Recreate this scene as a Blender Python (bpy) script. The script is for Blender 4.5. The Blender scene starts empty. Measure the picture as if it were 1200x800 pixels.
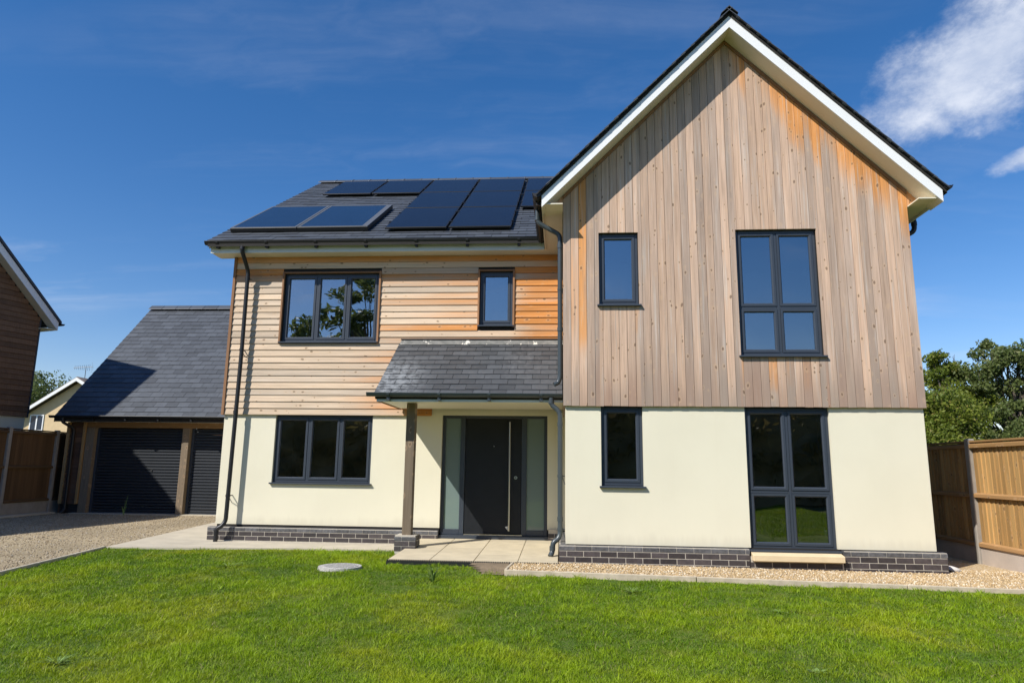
import bpy, bmesh, math, random
import numpy as np
from mathutils import Matrix, Vector
random.seed(7); rng = np.random.default_rng(11)
scene = bpy.context.scene
col = scene.collection

# ---------------------------------------------------------------- camera
cam = bpy.data.cameras.new('camera'); camo = bpy.data.objects.new('camera', cam); col.objects.link(camo)
CAM = Vector((-0.0465, -9.6882, 1.0203))
_r = Vector((0.9973424, 0.07182832, 0.01219929)); _u = Vector((0.00097179, -0.18054195, 0.98356681)); _f = Vector((-0.07285044, 0.98094103, 0.18013194))
camo.matrix_world = Matrix(((_r.x, _u.x, -_f.x, CAM.x), (_r.y, _u.y, -_f.y, CAM.y), (_r.z, _u.z, -_f.z, CAM.z), (0, 0, 0, 1)))
cam.sensor_width = 36; cam.lens = 24.051; cam.clip_start = 0.05; cam.clip_end = 2000
scene.camera = camo
# ---------------------------------------------------------------- light
SUN_TO = Vector((0.97, 1.0, -1.32)).normalized()
ELEV = math.asin(-SUN_TO.z); AZ = math.atan2(-SUN_TO.x, -SUN_TO.y)
SUN_STRENGTH = 5.0; SKY_STRENGTH = 0.105
sun = bpy.data.lights.new('sun', 'SUN'); sun.energy = SUN_STRENGTH; sun.angle = math.radians(0.5); sun.color = (1.0, 0.955, 0.885)
suno = bpy.data.objects.new('sun', sun); col.objects.link(suno)
suno.rotation_euler = SUN_TO.to_track_quat('-Z', 'Y').to_euler(); suno.location = (-20, -20, 30)
vs = scene.view_settings
vs.view_transform = 'Standard'; vs.look = 'None'; vs.exposure = 0.24; vs.gamma = 1.0; vs.use_curve_mapping = False

# ---------------------------------------------------------------- node helper
class X:
    """a socket with arithmetic"""
    def __init__(s, nt, sock): s.nt, s.s = nt, sock
    def _m(s, op, o, o2=None, clamp=False):
        n = s.nt.nodes.new('ShaderNodeMath'); n.operation = op; n.use_clamp = clamp
        for i, v in enumerate((s, o, o2)):
            if v is None: continue
            if isinstance(v, X): s.nt.links.new(v.s, n.inputs[i])
            else: n.inputs[i].default_value = v
        return X(s.nt, n.outputs[0])
    def __add__(s, o): return s._m('ADD', o)
    def __sub__(s, o): return s._m('SUBTRACT', o)
    def __mul__(s, o): return s._m('MULTIPLY', o)
    def __truediv__(s, o): return s._m('DIVIDE', o)
    def abs(s): return s._m('ABSOLUTE', 0)
    def max(s, o): return s._m('MAXIMUM', o)
    def min(s, o): return s._m('MINIMUM', o)
    def pow(s, o): return s._m('POWER', o)
    def ss(s, a, b, lo=0.0, hi=1.0, kind='SMOOTHSTEP'):
        n = s.nt.nodes.new('ShaderNodeMapRange'); n.interpolation_type = kind
        s.nt.links.new(s.s, n.inputs[0])
        for i, v in zip((1, 2, 3, 4), (a, b, lo, hi)): n.inputs[i].default_value = v
        return X(s.nt, n.outputs[0])

class NT:
    def __init__(s, nt): s.nt = nt
    def node(s, t, **k):
        n = s.nt.nodes.new(t)
        for a, v in k.items(): setattr(n, a, v)
        return n
    def link(s, a, b): s.nt.links.new(a.s if isinstance(a, X) else a, b)
    def pos(s):
        g = s.node('ShaderNodeNewGeometry'); return g.outputs['Position']
    def xyz(s, v=None):
        n = s.node('ShaderNodeSeparateXYZ'); s.link(v or s.pos(), n.inputs[0]); return [X(s.nt, o) for o in n.outputs]
    def comb(s, x, y, z):
        n = s.node('ShaderNodeCombineXYZ')
        for i, v in enumerate((x, y, z)):
            if isinstance(v, X): s.link(v, n.inputs[i])
            else: n.inputs[i].default_value = v
        return n.outputs[0]
    def rnd(s):
        a = X(s.nt, s.node('ShaderNodeObjectInfo').outputs['Random']); b = X(s.nt, s.node('ShaderNodeNewGeometry').outputs['Random Per Island'])
        return (a + b)._m('FRACT', 0)
    def noise(s, vec, scale, detail=4, rough=0.55, dist=0.0):
        n = s.node('ShaderNodeTexNoise'); s.link(vec, n.inputs['Vector'])
        n.inputs['Scale'].default_value = scale; n.inputs['Detail'].default_value = detail; n.inputs['Roughness'].default_value = rough; n.inputs['Distortion'].default_value = dist
        return X(s.nt, n.outputs['Fac'])
    def voro(s, vec, scale, feature='F1', out='Distance', rand=1.0):
        n = s.node('ShaderNodeTexVoronoi', feature=feature); s.link(vec, n.inputs['Vector']); n.inputs['Scale'].default_value = scale; n.inputs['Randomness'].default_value = rand
        return X(s.nt, n.outputs[out])
    def mix(s, f, a, b, blend='MIX'):
        n = s.node('ShaderNodeMix', data_type='RGBA', blend_type=blend)
        for i, v in ((0, f), (6, a), (7, b)):
            if isinstance(v, X): s.link(v, n.inputs[i])
            elif isinstance(v, bpy.types.NodeSocket): s.link(v, n.inputs[i])
            elif isinstance(v, (int, float)): n.inputs[i].default_value = v if i == 0 else (v, v, v, 1)
            else: n.inputs[i].default_value = (*v, 1)
        return n.outputs[2]
    def grey(s, x):
        n = s.node('ShaderNodeCombineColor')
        for i in range(3): s.link(x, n.inputs[i])
        return n.outputs[0]
    def bump(s, h, strength=0.3, dist=0.01):
        n = s.node('ShaderNodeBump'); s.link(h, n.inputs['Height']); n.inputs['Strength'].default_value = strength; n.inputs['Distance'].default_value = dist
        return n.outputs[0]

def new_mat(name):
    m = bpy.data.materials.new(name); m.use_nodes = True
    t = NT(m.node_tree); b = m.node_tree.nodes['Principled BSDF']
    return m, t, b

def simple(name, c, rough=0.6, var=0.12, scale=4.0, bump=0.15, bscale=60, metallic=0.0, rnd=0.0, spec=0.5, bdist=0.004):
    m, t, b = new_mat(name)
    p = t.pos(); n = t.noise(p, scale, 5, 0.6)
    f = n.ss(0.25, 0.75, 1 - var, 1 + var, 'LINEAR')
    if rnd: f = f * t.rnd().ss(0, 1, 1 - rnd, 1 + rnd, 'LINEAR')
    cc = t.mix(1.0, c, t.grey(f), 'MULTIPLY')
    t.link(cc, b.inputs['Base Color']); b.inputs['Roughness'].default_value = rough; b.inputs['Metallic'].default_value = metallic
    b.inputs['Specular IOR Level'].default_value = spec
    if bump: t.link(t.bump(t.noise(p, bscale, 4), bump, bdist), b.inputs['Normal'])
    return m

def wood(name, grey, tan, fresh, axis, weather=None, rough=0.75, vivid=1.0, knots=True, bal=0.5, foot=None, silver=0.0):
    """boards: grain along axis; each board has its own tone; weather(t,x,y,z)->0..1 where the wood kept its fresh colour"""
    m, t, b = new_mat(name)
    x, y, z = t.xyz(); r = t.rnd(); off = r * 53.7
    if axis == 'z': a, c1, c2 = z, x, y
    elif axis == 'x': a, c1, c2 = x, z, y
    elif axis == 'zy': a, c1, c2 = z, y, x
    else: a, c1, c2 = y, z, x
    gv = t.comb(c1 * 34 + off, c2 * 34, a * 1.3 + off)
    g = t.noise(gv, 1.0, 6, 0.62, 0.4)
    bv = t.comb(c1 * 4 + off, c2 * 4, a * 0.55 + off)
    br = t.noise(bv, 1.0, 3, 0.5)
    tone = (r * 0.55 + br * 0.75 - 0.15 + (bal - 0.5)).ss(0.15, 0.85)
    cc = t.mix(tone, grey, tan)
    if weather is not None:
        w = weather(t, x, y, z)
        w = (w + (br - 0.5) * 0.7 + ((r * 3.77)._m('FRACT', 0) - 0.5) * 0.95 + (g - 0.5) * 0.6).ss(0.15, 0.95) * w.ss(0.0, 0.2)
        cc = t.mix(w, cc, fresh)
    sv = t.noise(t.comb(c1 * 22 + off * 1.7, c2 * 22, a * 0.8 + off), 1.0, 4, 0.6)       # silvered streaks along the grain
    cc = t.mix(sv.ss(0.52, 0.70) * silver, cc, (0.60, 0.545, 0.48)); cc = t.mix(sv.ss(0.46, 0.30) * silver * 0.6, cc, (0.27, 0.18, 0.125))
    f = g.ss(0.25, 0.75, 0.74, 1.18, 'LINEAR') * (r * 7.31)._m('FRACT', 0).ss(0, 1, 0.84, 1.10, 'LINEAR')
    cc = t.mix(1.0, cc, t.grey(f), 'MULTIPLY')
    if foot:      # rain-splashed, red-brown and grey at the foot of the boards
        cc = t.mix((z + (br - 0.5) * 0.8 + (r - 0.5) * 0.5).ss(foot[0], foot[1], 0.75, 0.0), cc, t.mix((r * 11.7)._m('FRACT', 0), (0.33, 0.205, 0.145), (0.30, 0.245, 0.20)))
    hgt = g
    if knots:
        kv = t.comb(c1 * 13 + off * 3, c2 * 0.2, a * 8 + off * 2 + br * 1.5)
        vn = t.node('ShaderNodeTexVoronoi'); t.link(kv, vn.inputs['Vector']); vn.inputs['Scale'].default_value = 1.0
        k = X(t.nt, vn.outputs['Distance']); sp = t.node('ShaderNodeSeparateColor'); t.link(vn.outputs['Color'], sp.inputs[0]); kr = X(t.nt, sp.outputs[0])
        sz = kr.ss(0.4, 1.0, 0.2, 1.15, 'LINEAR')
        km = (k - sz * 0.19).ss(-0.03, 0.04, 1.0, 0.0) * kr.ss(0.40, 0.44)
        ring = (k - sz * 0.42).ss(-0.12, 0.06, 1.0, 0.0) * kr.ss(0.40, 0.44)
        cc = t.mix(ring * 0.22, cc, (0.62, 0.43, 0.26)); cc = t.mix(km * 0.62, cc, (0.075, 0.038, 0.02))
    t.link(cc, b.inputs['Base Color']); b.inputs['Roughness'].default_value = rough; b.inputs['Specular IOR Level'].default_value = 0.25
    t.link(t.bump(hgt, 0.35, 0.003), b.inputs['Normal'])
    return m

# ---------------------------------------------------------------- world: sky and clouds
world = bpy.data.worlds.new('World'); scene.world = world; world.use_nodes = True
wt = NT(world.node_tree); bg = world.node_tree.nodes['Background']
sky = wt.node('ShaderNodeTexSky'); sky.sky_type = 'NISHITA'; sky.sun_disc = False
sky.sun_elevation = ELEV; sky.sun_rotation = AZ % (2 * math.pi); sky.altitude = 0; sky.air_density = 1.0; sky.dust_density = 0.25; sky.ozone_density = 2.0
dirv = wt.node('ShaderNodeTexCoord').outputs['Generated']
dx, dy, dz = wt.xyz(dirv)
dzc = dz.max(0.0) + 0.12
px_, py_ = dx / dzc, dy / dzc
wob = wt.noise(wt.comb(px_ * 1.6, py_ * 1.6, 3.1), 1.0, 3)
thin = wt.noise(wt.comb(px_ * 0.55 + wob * 0.9, py_ * 2.1 + wob * 0.5, 7.9), 1.35, 7, 0.62)
cirrus = thin.ss(0.48, 0.76) * 0.42 * wt.noise(wt.comb(px_ * 0.6, py_ * 0.6, 9.2), 1.0, 2).ss(0.42, 0.62)
lowband = dz.ss(0.08, 0.36, 1.0, 0.25)
cirrus = cirrus * lowband
def blob(cx, cy, cz, ax, w, h):
    """a cloud standing in the sky in direction c, long axis ax"""
    c = Vector((cx, cy, cz)).normalized(); a = Vector(ax); a = (a - c * a.dot(c)).normalized(); b = c.cross(a)
    du = dx * a.x + dy * a.y + dz * a.z; dv = dx * b.x + dy * b.y + dz * b.z; dc = dx * c.x + dy * c.y + dz * c.z
    e = ((du / w).pow(2) + (dv / h).pow(2)).pow(0.5)
    return (e * 1.0).ss(0.0, 1.35, 1.0, 0.0, 'LINEAR') * dc.ss(0.0, 0.2)
cn = wt.noise(wt.comb(dx * 9 + wob * 0.6, dy * 9, dz * 13 + wob * 0.4), 1.0, 9, 0.64, 0.0)
m1 = blob(0.482, 0.742, 0.464, (0.8, -0.45, 0.36), 0.165, 0.075)
m2 = blob(0.535, 0.770, 0.358, (0.8, -0.45, 0.30), 0.05, 0.014)
m3 = blob(0.45, 0.79, 0.405, (0.8, -0.45, 0.2), 0.06, 0.025) * 0.35
mm = m1.max(m2).max(m3)
cum = (mm * 1.25 + (cn - 0.5) * 1.7).ss(0.26, 1.02) * mm.ss(0.0, 0.12)
rest = wt.noise(wt.comb(px_ * 0.8 + 4.0, py_ * 0.8, 5.5), 1.0, 8, 0.6)
away = (dy * -1.0).ss(-0.35, 0.1)          # scattered fair-weather clouds go on behind the viewer
cum = cum.max(rest.ss(0.60, 0.78) * away * 0.6) * dz.ss(0.0, 0.08)
cloud_col = wt.mix(cn.ss(0.3, 0.75), (4.4, 5.1, 6.6), (7.6, 7.9, 8.6))
hs = wt.node('ShaderNodeHueSaturation'); wt.link(sky.outputs[0], hs.inputs['Color']); hs.inputs['Saturation'].default_value = 1.36; hs.inputs['Value'].default_value = 1.0
sky_c = wt.mix(1.0, hs.outputs[0], (1.12, 1.0, 1.10), 'MULTIPLY')
c0 = wt.mix((cum * 0.84).max(cirrus), sky_c, cloud_col)
wt.link(c0, bg.inputs['Color']); bg.inputs['Strength'].default_value = SKY_STRENGTH

# ---------------------------------------------------------------- mesh helper
WM = {}
def put(o, parent=None, world_m=None, kind=None, label=None, cat=None, group=None):
    col.objects.link(o); w = world_m or Matrix.Identity(4)
    if parent is not None:
        o.parent = parent; o.matrix_parent_inverse = WM[parent.name].inverted()
    o.matrix_basis = w; WM[o.name] = w
    if kind: o['kind'] = kind
    if label: o['label'] = label
    if cat: o['category'] = cat
    if group: o['group'] = group
    return o
def thing(name, label, cat, loc=(0, 0, 0), group=None):
    return put(bpy.data.objects.new(name, None), None, Matrix.Translation(loc), None, label, cat, group)
def piece(name, me, world_m, parent): return put(bpy.data.objects.new(name, me), parent, world_m)

class MB:
    def __init__(s): s.V, s.F = [], []
    def add(s, V, F):
        n = len(s.V); s.V += [tuple(v) for v in V]; s.F += [tuple(i + n for i in f) for f in F]; return s
    def box(s, x0, x1, y0, y1, z0, z1):
        return s.add([(x0, y0, z0), (x1, y0, z0), (x1, y1, z0), (x0, y1, z0), (x0, y0, z1), (x1, y0, z1), (x1, y1, z1), (x0, y1, z1)],
                     [(0, 3, 2, 1), (4, 5, 6, 7), (0, 1, 5, 4), (1, 2, 6, 5), (2, 3, 7, 6), (3, 0, 4, 7)])
    def prism(s, poly, vec):
        n = len(poly); v = Vector(vec); A = [Vector(p) for p in poly]; B = [p + v for p in A]
        return s.add(A + B, [tuple(range(n - 1, -1, -1)), tuple(range(n, 2 * n))] + [(i, (i + 1) % n, (i + 1) % n + n, i + n) for i in range(n)])
    def tube(s, pts, r, n=10, caps=True, taper=None):
        P = [Vector(p) for p in pts]; rings = []
        prev = None
        for i, p in enumerate(P):
            d = (P[min(i + 1, len(P) - 1)] - P[max(i - 1, 0)]).normalized()
            if prev is None:
                a = Vector((0, 0, 1)) if abs(d.z) < 0.9 else Vector((1, 0, 0)); u = d.cross(a).normalized()
            else: u = (prev - d * prev.dot(d)).normalized()
            prev = u; w = d.cross(u); rr = taper[i] if taper else r
            rings.append([p + (u * math.cos(k * 2 * math.pi / n) + w * math.sin(k * 2 * math.pi / n)) * rr for k in range(n)])
        V = [v for g in rings for v in g]; F = []
        for i in range(len(P) - 1):
            for k in range(n): F.append((i * n + k, i * n + (k + 1) % n, (i + 1) * n + (k + 1) % n, (i + 1) * n + k))
        if caps: F += [tuple(range(n - 1, -1, -1)), tuple(range((len(P) - 1) * n, len(P) * n))]
        return s.add(V, F)
    def mesh(s, name, bevel=0.0, smooth=None, recalc=True, segs=1):
        me = bpy.data.meshes.new(name); me.from_pydata(s.V, [], s.F)
        if recalc or bevel:
            bm = bmesh.new(); bm.from_mesh(me)
            if recalc: bmesh.ops.recalc_face_normals(bm, faces=bm.faces)
            if bevel: bmesh.ops.bevel(bm, geom=[e for e in bm.edges if len(e.link_faces) == 2 and e.calc_face_angle(0) > 0.6], offset=bevel, segments=segs, affect='EDGES', clamp_overlap=True)
            bm.to_mesh(me); bm.free()
        if smooth is not None:
            me.polygons.foreach_set('use_smooth', [True] * len(me.polygons)); me.set_sharp_from_angle(angle=smooth)
        return me
    def build(s, name, mat, parent=None, bevel=0.0, smooth=None, recalc=True, segs=1, **k):
        me = s.mesh(name, bevel, smooth, recalc, segs); me.materials.append(mat)
        return put(bpy.data.objects.new(name, me), parent, None, **k)

def round_path(pts, rad, n=5):
    P = [Vector(p) for p in pts]; out = [P[0]]
    for i in range(1, len(P) - 1):
        a, b, c = P[i - 1], P[i], P[i + 1]; d1 = (a - b).normalized(); d2 = (c - b).normalized()
        r = min(rad, (a - b).length * 0.45, (c - b).length * 0.45); s0 = b + d1 * r; s1 = b + d2 * r
        for k in range(n + 1):
            q = k / n; out.append(s0 * (1 - q) ** 2 + b * 2 * q * (1 - q) + s1 * q ** 2)
    return out + [P[-1]]

def holes_wall(mb, x0, x1, z0, z1, y0, y1, holes):
    xs = sorted({x0, x1} | {min(max(h[i], x0), x1) for h in holes for i in (0, 1)}); zs = sorted({z0, z1} | {min(max(h[i], z0), z1) for h in holes for i in (2, 3)})
    for a, b in zip(xs, xs[1:]):
        run = None
        for c, d in zip(zs, zs[1:]):
            solid = not any(h[0] <= (a + b) / 2 <= h[1] and h[2] <= (c + d) / 2 <= h[3] for h in holes)
            if solid: run = (run[0], d) if run else (c, d)
            if (not solid) and run: mb.box(a, b, y0, y1, *run); run = None
        if run: mb.box(a, b, y0, y1, *run)
    return mb

# ---------------------------------------------------------------- materials
M = {}
m, t, b = new_mat('cream_render'); x, y, z = t.xyz(); p = t.pos()
big = t.noise(t.comb(x * 0.9, y * 0.9, z * 0.7), 1.0, 5, 0.6); streak = t.noise(t.comb(x * 9, y * 9, z * 0.6), 1.0, 4, 0.6)
cc = t.mix(big.ss(0.3, 0.7), (0.705, 0.665, 0.515), (0.74, 0.70, 0.545))
cc = t.mix(streak.ss(0.55, 0.8) * 0.06, cc, (0.55, 0.50, 0.38))
cc = t.mix((z + (streak - 0.5) * 0.25).ss(0.0, 0.17, 0.30, 0.0), cc, (0.46, 0.41, 0.31))
t.link(cc, b.inputs['Base Color']); b.inputs['Roughness'].default_value = 0.88; b.inputs['Specular IOR Level'].default_value = 0.2
t.link(t.bump(t.noise(p, 220, 4, 0.7) + t.noise(p, 7, 3) * 1.5, 0.22, 0.004), b.inputs['Normal']); M['render'] = m
def w_gable(t, x, y, z):
    v = ((x - 2.42).abs() * -1.0 + 7.43) - z
    right = x.ss(2.3, 3.2)
    up = v.ss(0.05, 1.0, 1.0, 0.0) * right
    left = x.ss(0.0, 0.75, 0.42, 0.0) * z.ss(2.4, 3.2)
    win = (x - 3.02).abs().ss(0.5, 0.62, 1, 0) * (z - 2.35).abs().ss(0.12, 0.36, 0.32, 0.0)
    win2 = (x - 0.77).abs().ss(0.22, 0.36, 1, 0) * (z - 3.1).abs().ss(0.12, 0.3, 0.3, 0.0)
    return up.max(left).max(win).max(win2)
def w_left(t, x, y, z):
    r = x.ss(-1.5, -0.45) * z.ss(4.75, 4.1, 0.75, 1.0)
    top = z.ss(4.05, 4.5, 0.0, 0.7)
    low = x.ss(-2.95, -2.55) * z.ss(2.1, 2.0, 0, 1.0)
    mid = x.ss(-4.6, -1.2, 0.02, 0.5)
    return r.max(top).max(low).max(mid)
M['gable_wood'] = wood('weathered_larch_vertical', (0.45, 0.34, 0.268), (0.63, 0.435, 0.308), (0.66, 0.30, 0.10), 'z', w_gable, foot=(1.9, 2.7), silver=0.55)
M['left_wood'] = wood('larch_horizontal', (0.56, 0.455, 0.345), (0.70, 0.535, 0.375), (0.62, 0.26, 0.07), 'x', w_left, bal=0.55, silver=0.25)
M['side_wood'] = wood('weathered_larch_side', (0.33, 0.27, 0.21), (0.42, 0.29, 0.19), (0.5, 0.2, 0.06), 'zy')
M['trim_wood'] = wood('brown_trim_timber', (0.26, 0.14, 0.075), (0.36, 0.19, 0.095), (0.5, 0.2, 0.06), 'z', knots=False)
M['trim_wood_x'] = wood('brown_trim_timber_level', (0.20, 0.11, 0.06), (0.28, 0.15, 0.08), (0.5, 0.2, 0.06), 'x', knots=False)
M['oak'] = wood('oak_post', (0.19, 0.15, 0.105), (0.26, 0.19, 0.12), (0.5, 0.25, 0.08), 'z')
M['oak_orange'] = wood('garage_oak', (0.33, 0.22, 0.11), (0.45, 0.27, 0.11), (0.5, 0.25, 0.08), 'z')
M['oak_beam'] = wood('garage_oak_beam', (0.26, 0.155, 0.07), (0.34, 0.2, 0.09), (0.5, 0.25, 0.08), 'x')
M['brown_clad'] = wood('dark_brown_cladding', (0.11, 0.062, 0.04), (0.17, 0.092, 0.052), (0.3, 0.14, 0.06), 'x', knots=False)
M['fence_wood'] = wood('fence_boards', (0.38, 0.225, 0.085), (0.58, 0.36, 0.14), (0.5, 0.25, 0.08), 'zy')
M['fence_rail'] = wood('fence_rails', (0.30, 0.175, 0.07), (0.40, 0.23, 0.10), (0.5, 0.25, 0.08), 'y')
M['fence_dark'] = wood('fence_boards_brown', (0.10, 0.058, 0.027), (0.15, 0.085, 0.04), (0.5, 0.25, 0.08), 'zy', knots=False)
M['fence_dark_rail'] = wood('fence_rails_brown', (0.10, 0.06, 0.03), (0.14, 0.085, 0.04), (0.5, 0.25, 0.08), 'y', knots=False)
M['membrane'] = simple('black_membrane', (0.02, 0.018, 0.016), 0.9, 0.1, bump=0)
M['white'] = simple('white_painted_board', (0.80, 0.81, 0.80), 0.45, 0.02, 1.5, 0.05, 90)
M['cream_soffit'] = simple('cream_soffit_board', (0.72, 0.67, 0.53), 0.5, 0.03, 1.5, 0.05, 90)
M['fascia'] = simple('pale_fascia_board', (0.66, 0.70, 0.66), 0.4, 0.02, 1.5, 0.05, 90)
M['anthracite'] = simple('anthracite_frame', (0.040, 0.050, 0.066), 0.38, 0.06, 3, 0.03, 200)
M['shutter'] = simple('dark_shutter_slats', (0.020, 0.024, 0.030), 0.45, 0.1, 4, 0.03, 150)
M['door_black'] = simple('anthracite_door_leaf', (0.011, 0.013, 0.016), 0.5, 0.15, 6, 0.25, 140, spec=0.3)
M['black_pvc'] = simple('black_rainwater_goods', (0.013, 0.014, 0.016), 0.45, 0.1, 5, 0.03, 100)
M['grey_pvc'] = simple('grey_rainwater_goods', (0.045, 0.058, 0.066), 0.35, 0.1, 5, 0.03, 100)
M['steel'] = simple('brushed_steel', (0.62, 0.60, 0.55), 0.28, 0.05, 8, 0.05, 300, metallic=1.0)
M['alu'] = simple('aluminium_frame', (0.17, 0.18, 0.19), 0.5, 0.05, 8, 0.03, 300, metallic=0.6)
M['brick'] = simple('blue_black_brick', (0.052, 0.043, 0.043), 0.55, 0.35, 14, 0.5, 90, rnd=0.4)
M['plinth_cap'] = simple('weathered_plinth_brick', (0.092, 0.092, 0.096), 0.55, 0.5, 22, 0.5, 70, rnd=0.25)
M['mortar'] = simple('pale_mortar', (0.46, 0.42, 0.35), 0.9, 0.15, 12, 0.4, 200)
M['stone_sill'] = simple('buff_stone', (0.66, 0.53, 0.33), 0.8, 0.06, 7, 0.25, 150)
M['concrete'] = simple('pale_concrete', (0.47, 0.42, 0.325), 0.9, 0.14, 3, 0.4, 120)
M['conc_post'] = simple('concrete_post', (0.30, 0.27, 0.23), 0.9, 0.16, 5, 0.5, 120)
M['gravel_board'] = simple('concrete_gravel_board', (0.46, 0.39, 0.33), 0.9, 0.12, 5, 0.4, 160)
M['paving'] = simple('buff_paving', (0.50, 0.43, 0.30), 0.85, 0.12, 4, 0.35, 90, rnd=0.07)
M['edging'] = simple('weathered_timber_edging', (0.47, 0.40, 0.295), 0.9, 0.25, 8, 0.4, 90)
M['soil'] = simple('bare_soil', (0.20, 0.15, 0.095), 0.95, 0.35, 7, 0.8, 40, bdist=0.02)
M['room'] = simple('interior_plaster', (0.55, 0.50, 0.40), 0.9, 0.05, 2, 0)
M['room_floor'] = simple('interior_floor', (0.30, 0.24, 0.17), 0.7, 0.1, 2, 0)
M['cell'] = simple('solar_cells', (0.010, 0.012, 0.018), 0.24, 0.1, 3, 0.0, spec=0.22)
M['collector'] = simple('collector_glass', (0.014, 0.026, 0.05), 0.14, 0.1, 3, 0.0, spec=0.4)
M['cream_brick'] = simple('cream_brick_far', (0.62, 0.47, 0.27), 0.9, 0.08, 3, 0.2, 40)
M['lead'] = simple('lead_flashing', (0.20, 0.20, 0.19), 0.6, 0.35, 9, 0.2, 60)
M['cover'] = simple('manhole_concrete', (0.40, 0.39, 0.365), 0.9, 0.45, 60, 0.5, 200)
M['white_pipe'] = simple('pale_stone', (0.62, 0.60, 0.57), 0.7, 0.1, 20, 0.2, 90)
M['bark'] = simple('bark', (0.14, 0.115, 0.09), 0.9, 0.3, 9, 0.7, 60)

def slate_mat(name, c, lichen=0.0, pale_at=None):
    m, t, b = new_mat(name)
    x, y, z = t.xyz(); p = t.pos(); r = t.rnd()
    f = r.ss(0, 1, 0.78, 1.24, 'LINEAR') * t.noise(p, 9, 5).ss(0.25, 0.75, 0.86, 1.14, 'LINEAR')
    cc = t.mix(1.0, c, t.grey(f), 'MULTIPLY')
    if pale_at:        # paler patches, broken up by noise, round two points of the roof
        d = ((x - pale_at[0]).pow(2) + ((y - pale_at[1]) * 0.8).pow(2)).pow(0.5)
        n = t.noise(p, 13, 6, 0.7)
        cc = t.mix((d.ss(0.15, 0.75, 1.0, 0.0) * n.ss(0.36, 0.62)) * 0.62, cc, (0.34, 0.36, 0.37))
        d2 = ((x - pale_at[2]).pow(2) + ((y - pale_at[3]) * 0.8).pow(2)).pow(0.5)
        cc = t.mix((d2.ss(0.1, 0.6, 1.0, 0.0) * n.ss(0.45, 0.7)) * 0.25, cc, (0.3, 0.3, 0.3))
    t.link(cc, b.inputs['Base Color']); b.inputs['Roughness'].default_value = 0.55
    t.link(t.bump(t.noise(t.comb(x * 6, y * 24, z * 24), 1.0, 5), 0.25, 0.006), b.inputs['Normal'])
    return m
M['slate'] = slate_mat('blue_grey_slate', (0.058, 0.066, 0.078))
M['slate_canopy'] = slate_mat('canopy_slate', (0.066, 0.072, 0.078), pale_at=(-2.75, 0.75, -0.7, 1.3))

def glass_mat(name, tint, refl=0.16, frost=None):
    m = bpy.data.materials.new(name); m.use_nodes = True; t = NT(m.node_tree); nt = m.node_tree
    nt.nodes.remove(nt.nodes['Principled BSDF']); out = nt.nodes['Material Output']
    gl = t.node('ShaderNodeBsdfGlossy'); gl.inputs['Roughness'].default_value = 0.0; gl.inputs['Color'].default_value = (0.92, 0.95, 1.0, 1)
    fr = t.node('ShaderNodeLayerWeight'); fr.inputs['Blend'].default_value = 0.25
    fac = X(nt, fr.outputs['Fresnel']).ss(0.0, 1.0, refl, 1.0, 'LINEAR')
    p = t.pos(); x, y, z = t.xyz()
    nb = t.bump(t.noise(p, 1.3, 1), 0.035, 0.12); t.link(nb, gl.inputs['Normal'])
    if frost:
        d = t.node('ShaderNodeBsdfDiffuse'); d.inputs['Color'].default_value = (*frost, 1); base = d.outputs[0]
    else:
        tr = t.node('ShaderNodeBsdfTransparent'); tr.inputs['Color'].default_value = (*tint, 1); base = tr.outputs[0]
    mx = t.node('ShaderNodeMixShader'); t.link(fac, mx.inputs[0]); t.link(base, mx.inputs[1]); t.link(gl.outputs[0], mx.inputs[2])
    t.link(mx.outputs[0], out.inputs['Surface'])
    return m
M['glass'] = glass_mat('window_glass', (0.55, 0.56, 0.52), 0.29)
M['glass_low'] = glass_mat('clear_window_glass', (0.82, 0.80, 0.70), 0.16)
M['frosted'] = glass_mat('frosted_glass', (0.4, 0.4, 0.4), 0.06, frost=(0.17, 0.225, 0.21))

# ================================================================= GROUND
def lawn_z(x, y):
    t = np.clip((-0.9 - y) / 5.0, 0, 1.6)
    return -0.300 - 0.115 * t + 0.008 * np.sin(x * 1.7 + y * 0.6) * np.minimum(t * 2, 1) + 0.006 * np.sin(x * 3.1 - y * 2.3)
def sheet(name, poly, z, mat, thick=0.0, kind='structure', parent=None):
    mb = MB()
    zz = z if callable(z) else (lambda x, y: z)
    mb.prism([(p[0], p[1], zz(*p)) for p in poly], (0, 0, -thick)) if thick else mb.add([(p[0], p[1], zz(*p)) for p in poly], [tuple(range(len(poly)))])
    return mb.build(name, mat, parent, recalc=bool(thick), kind=kind)

m, t, b = new_mat('lawn_soil_and_thatch'); p = t.pos()
n1 = t.noise(p, 1.1, 5, 0.6); n2 = t.noise(p, 45, 4, 0.7)
cc = t.mix(n1.ss(0.35, 0.65), (0.075, 0.13, 0.007), (0.13, 0.175, 0.012)); cc = t.mix(n2.ss(0.45, 0.7) * 0.55, cc, (0.075, 0.075, 0.025))
t.link(cc, b.inputs['Base Color']); b.inputs['Roughness'].default_value = 0.95; t.link(t.bump(n2, 0.8, 0.02), b.inputs['Normal']); M['thatch'] = m
m, t, b = new_mat('far_meadow'); n1 = t.noise(t.pos(), 0.15, 6)
t.link(t.mix(n1, (0.05, 0.08, 0.02), (0.09, 0.10, 0.03)), b.inputs['Base Color']); b.inputs['Roughness'].default_value = 1.0; M['meadow'] = m
sheet('ground', [(-500, -500), (500, -500), (500, 900), (-500, 900)], -0.56, M['meadow'])
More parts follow.
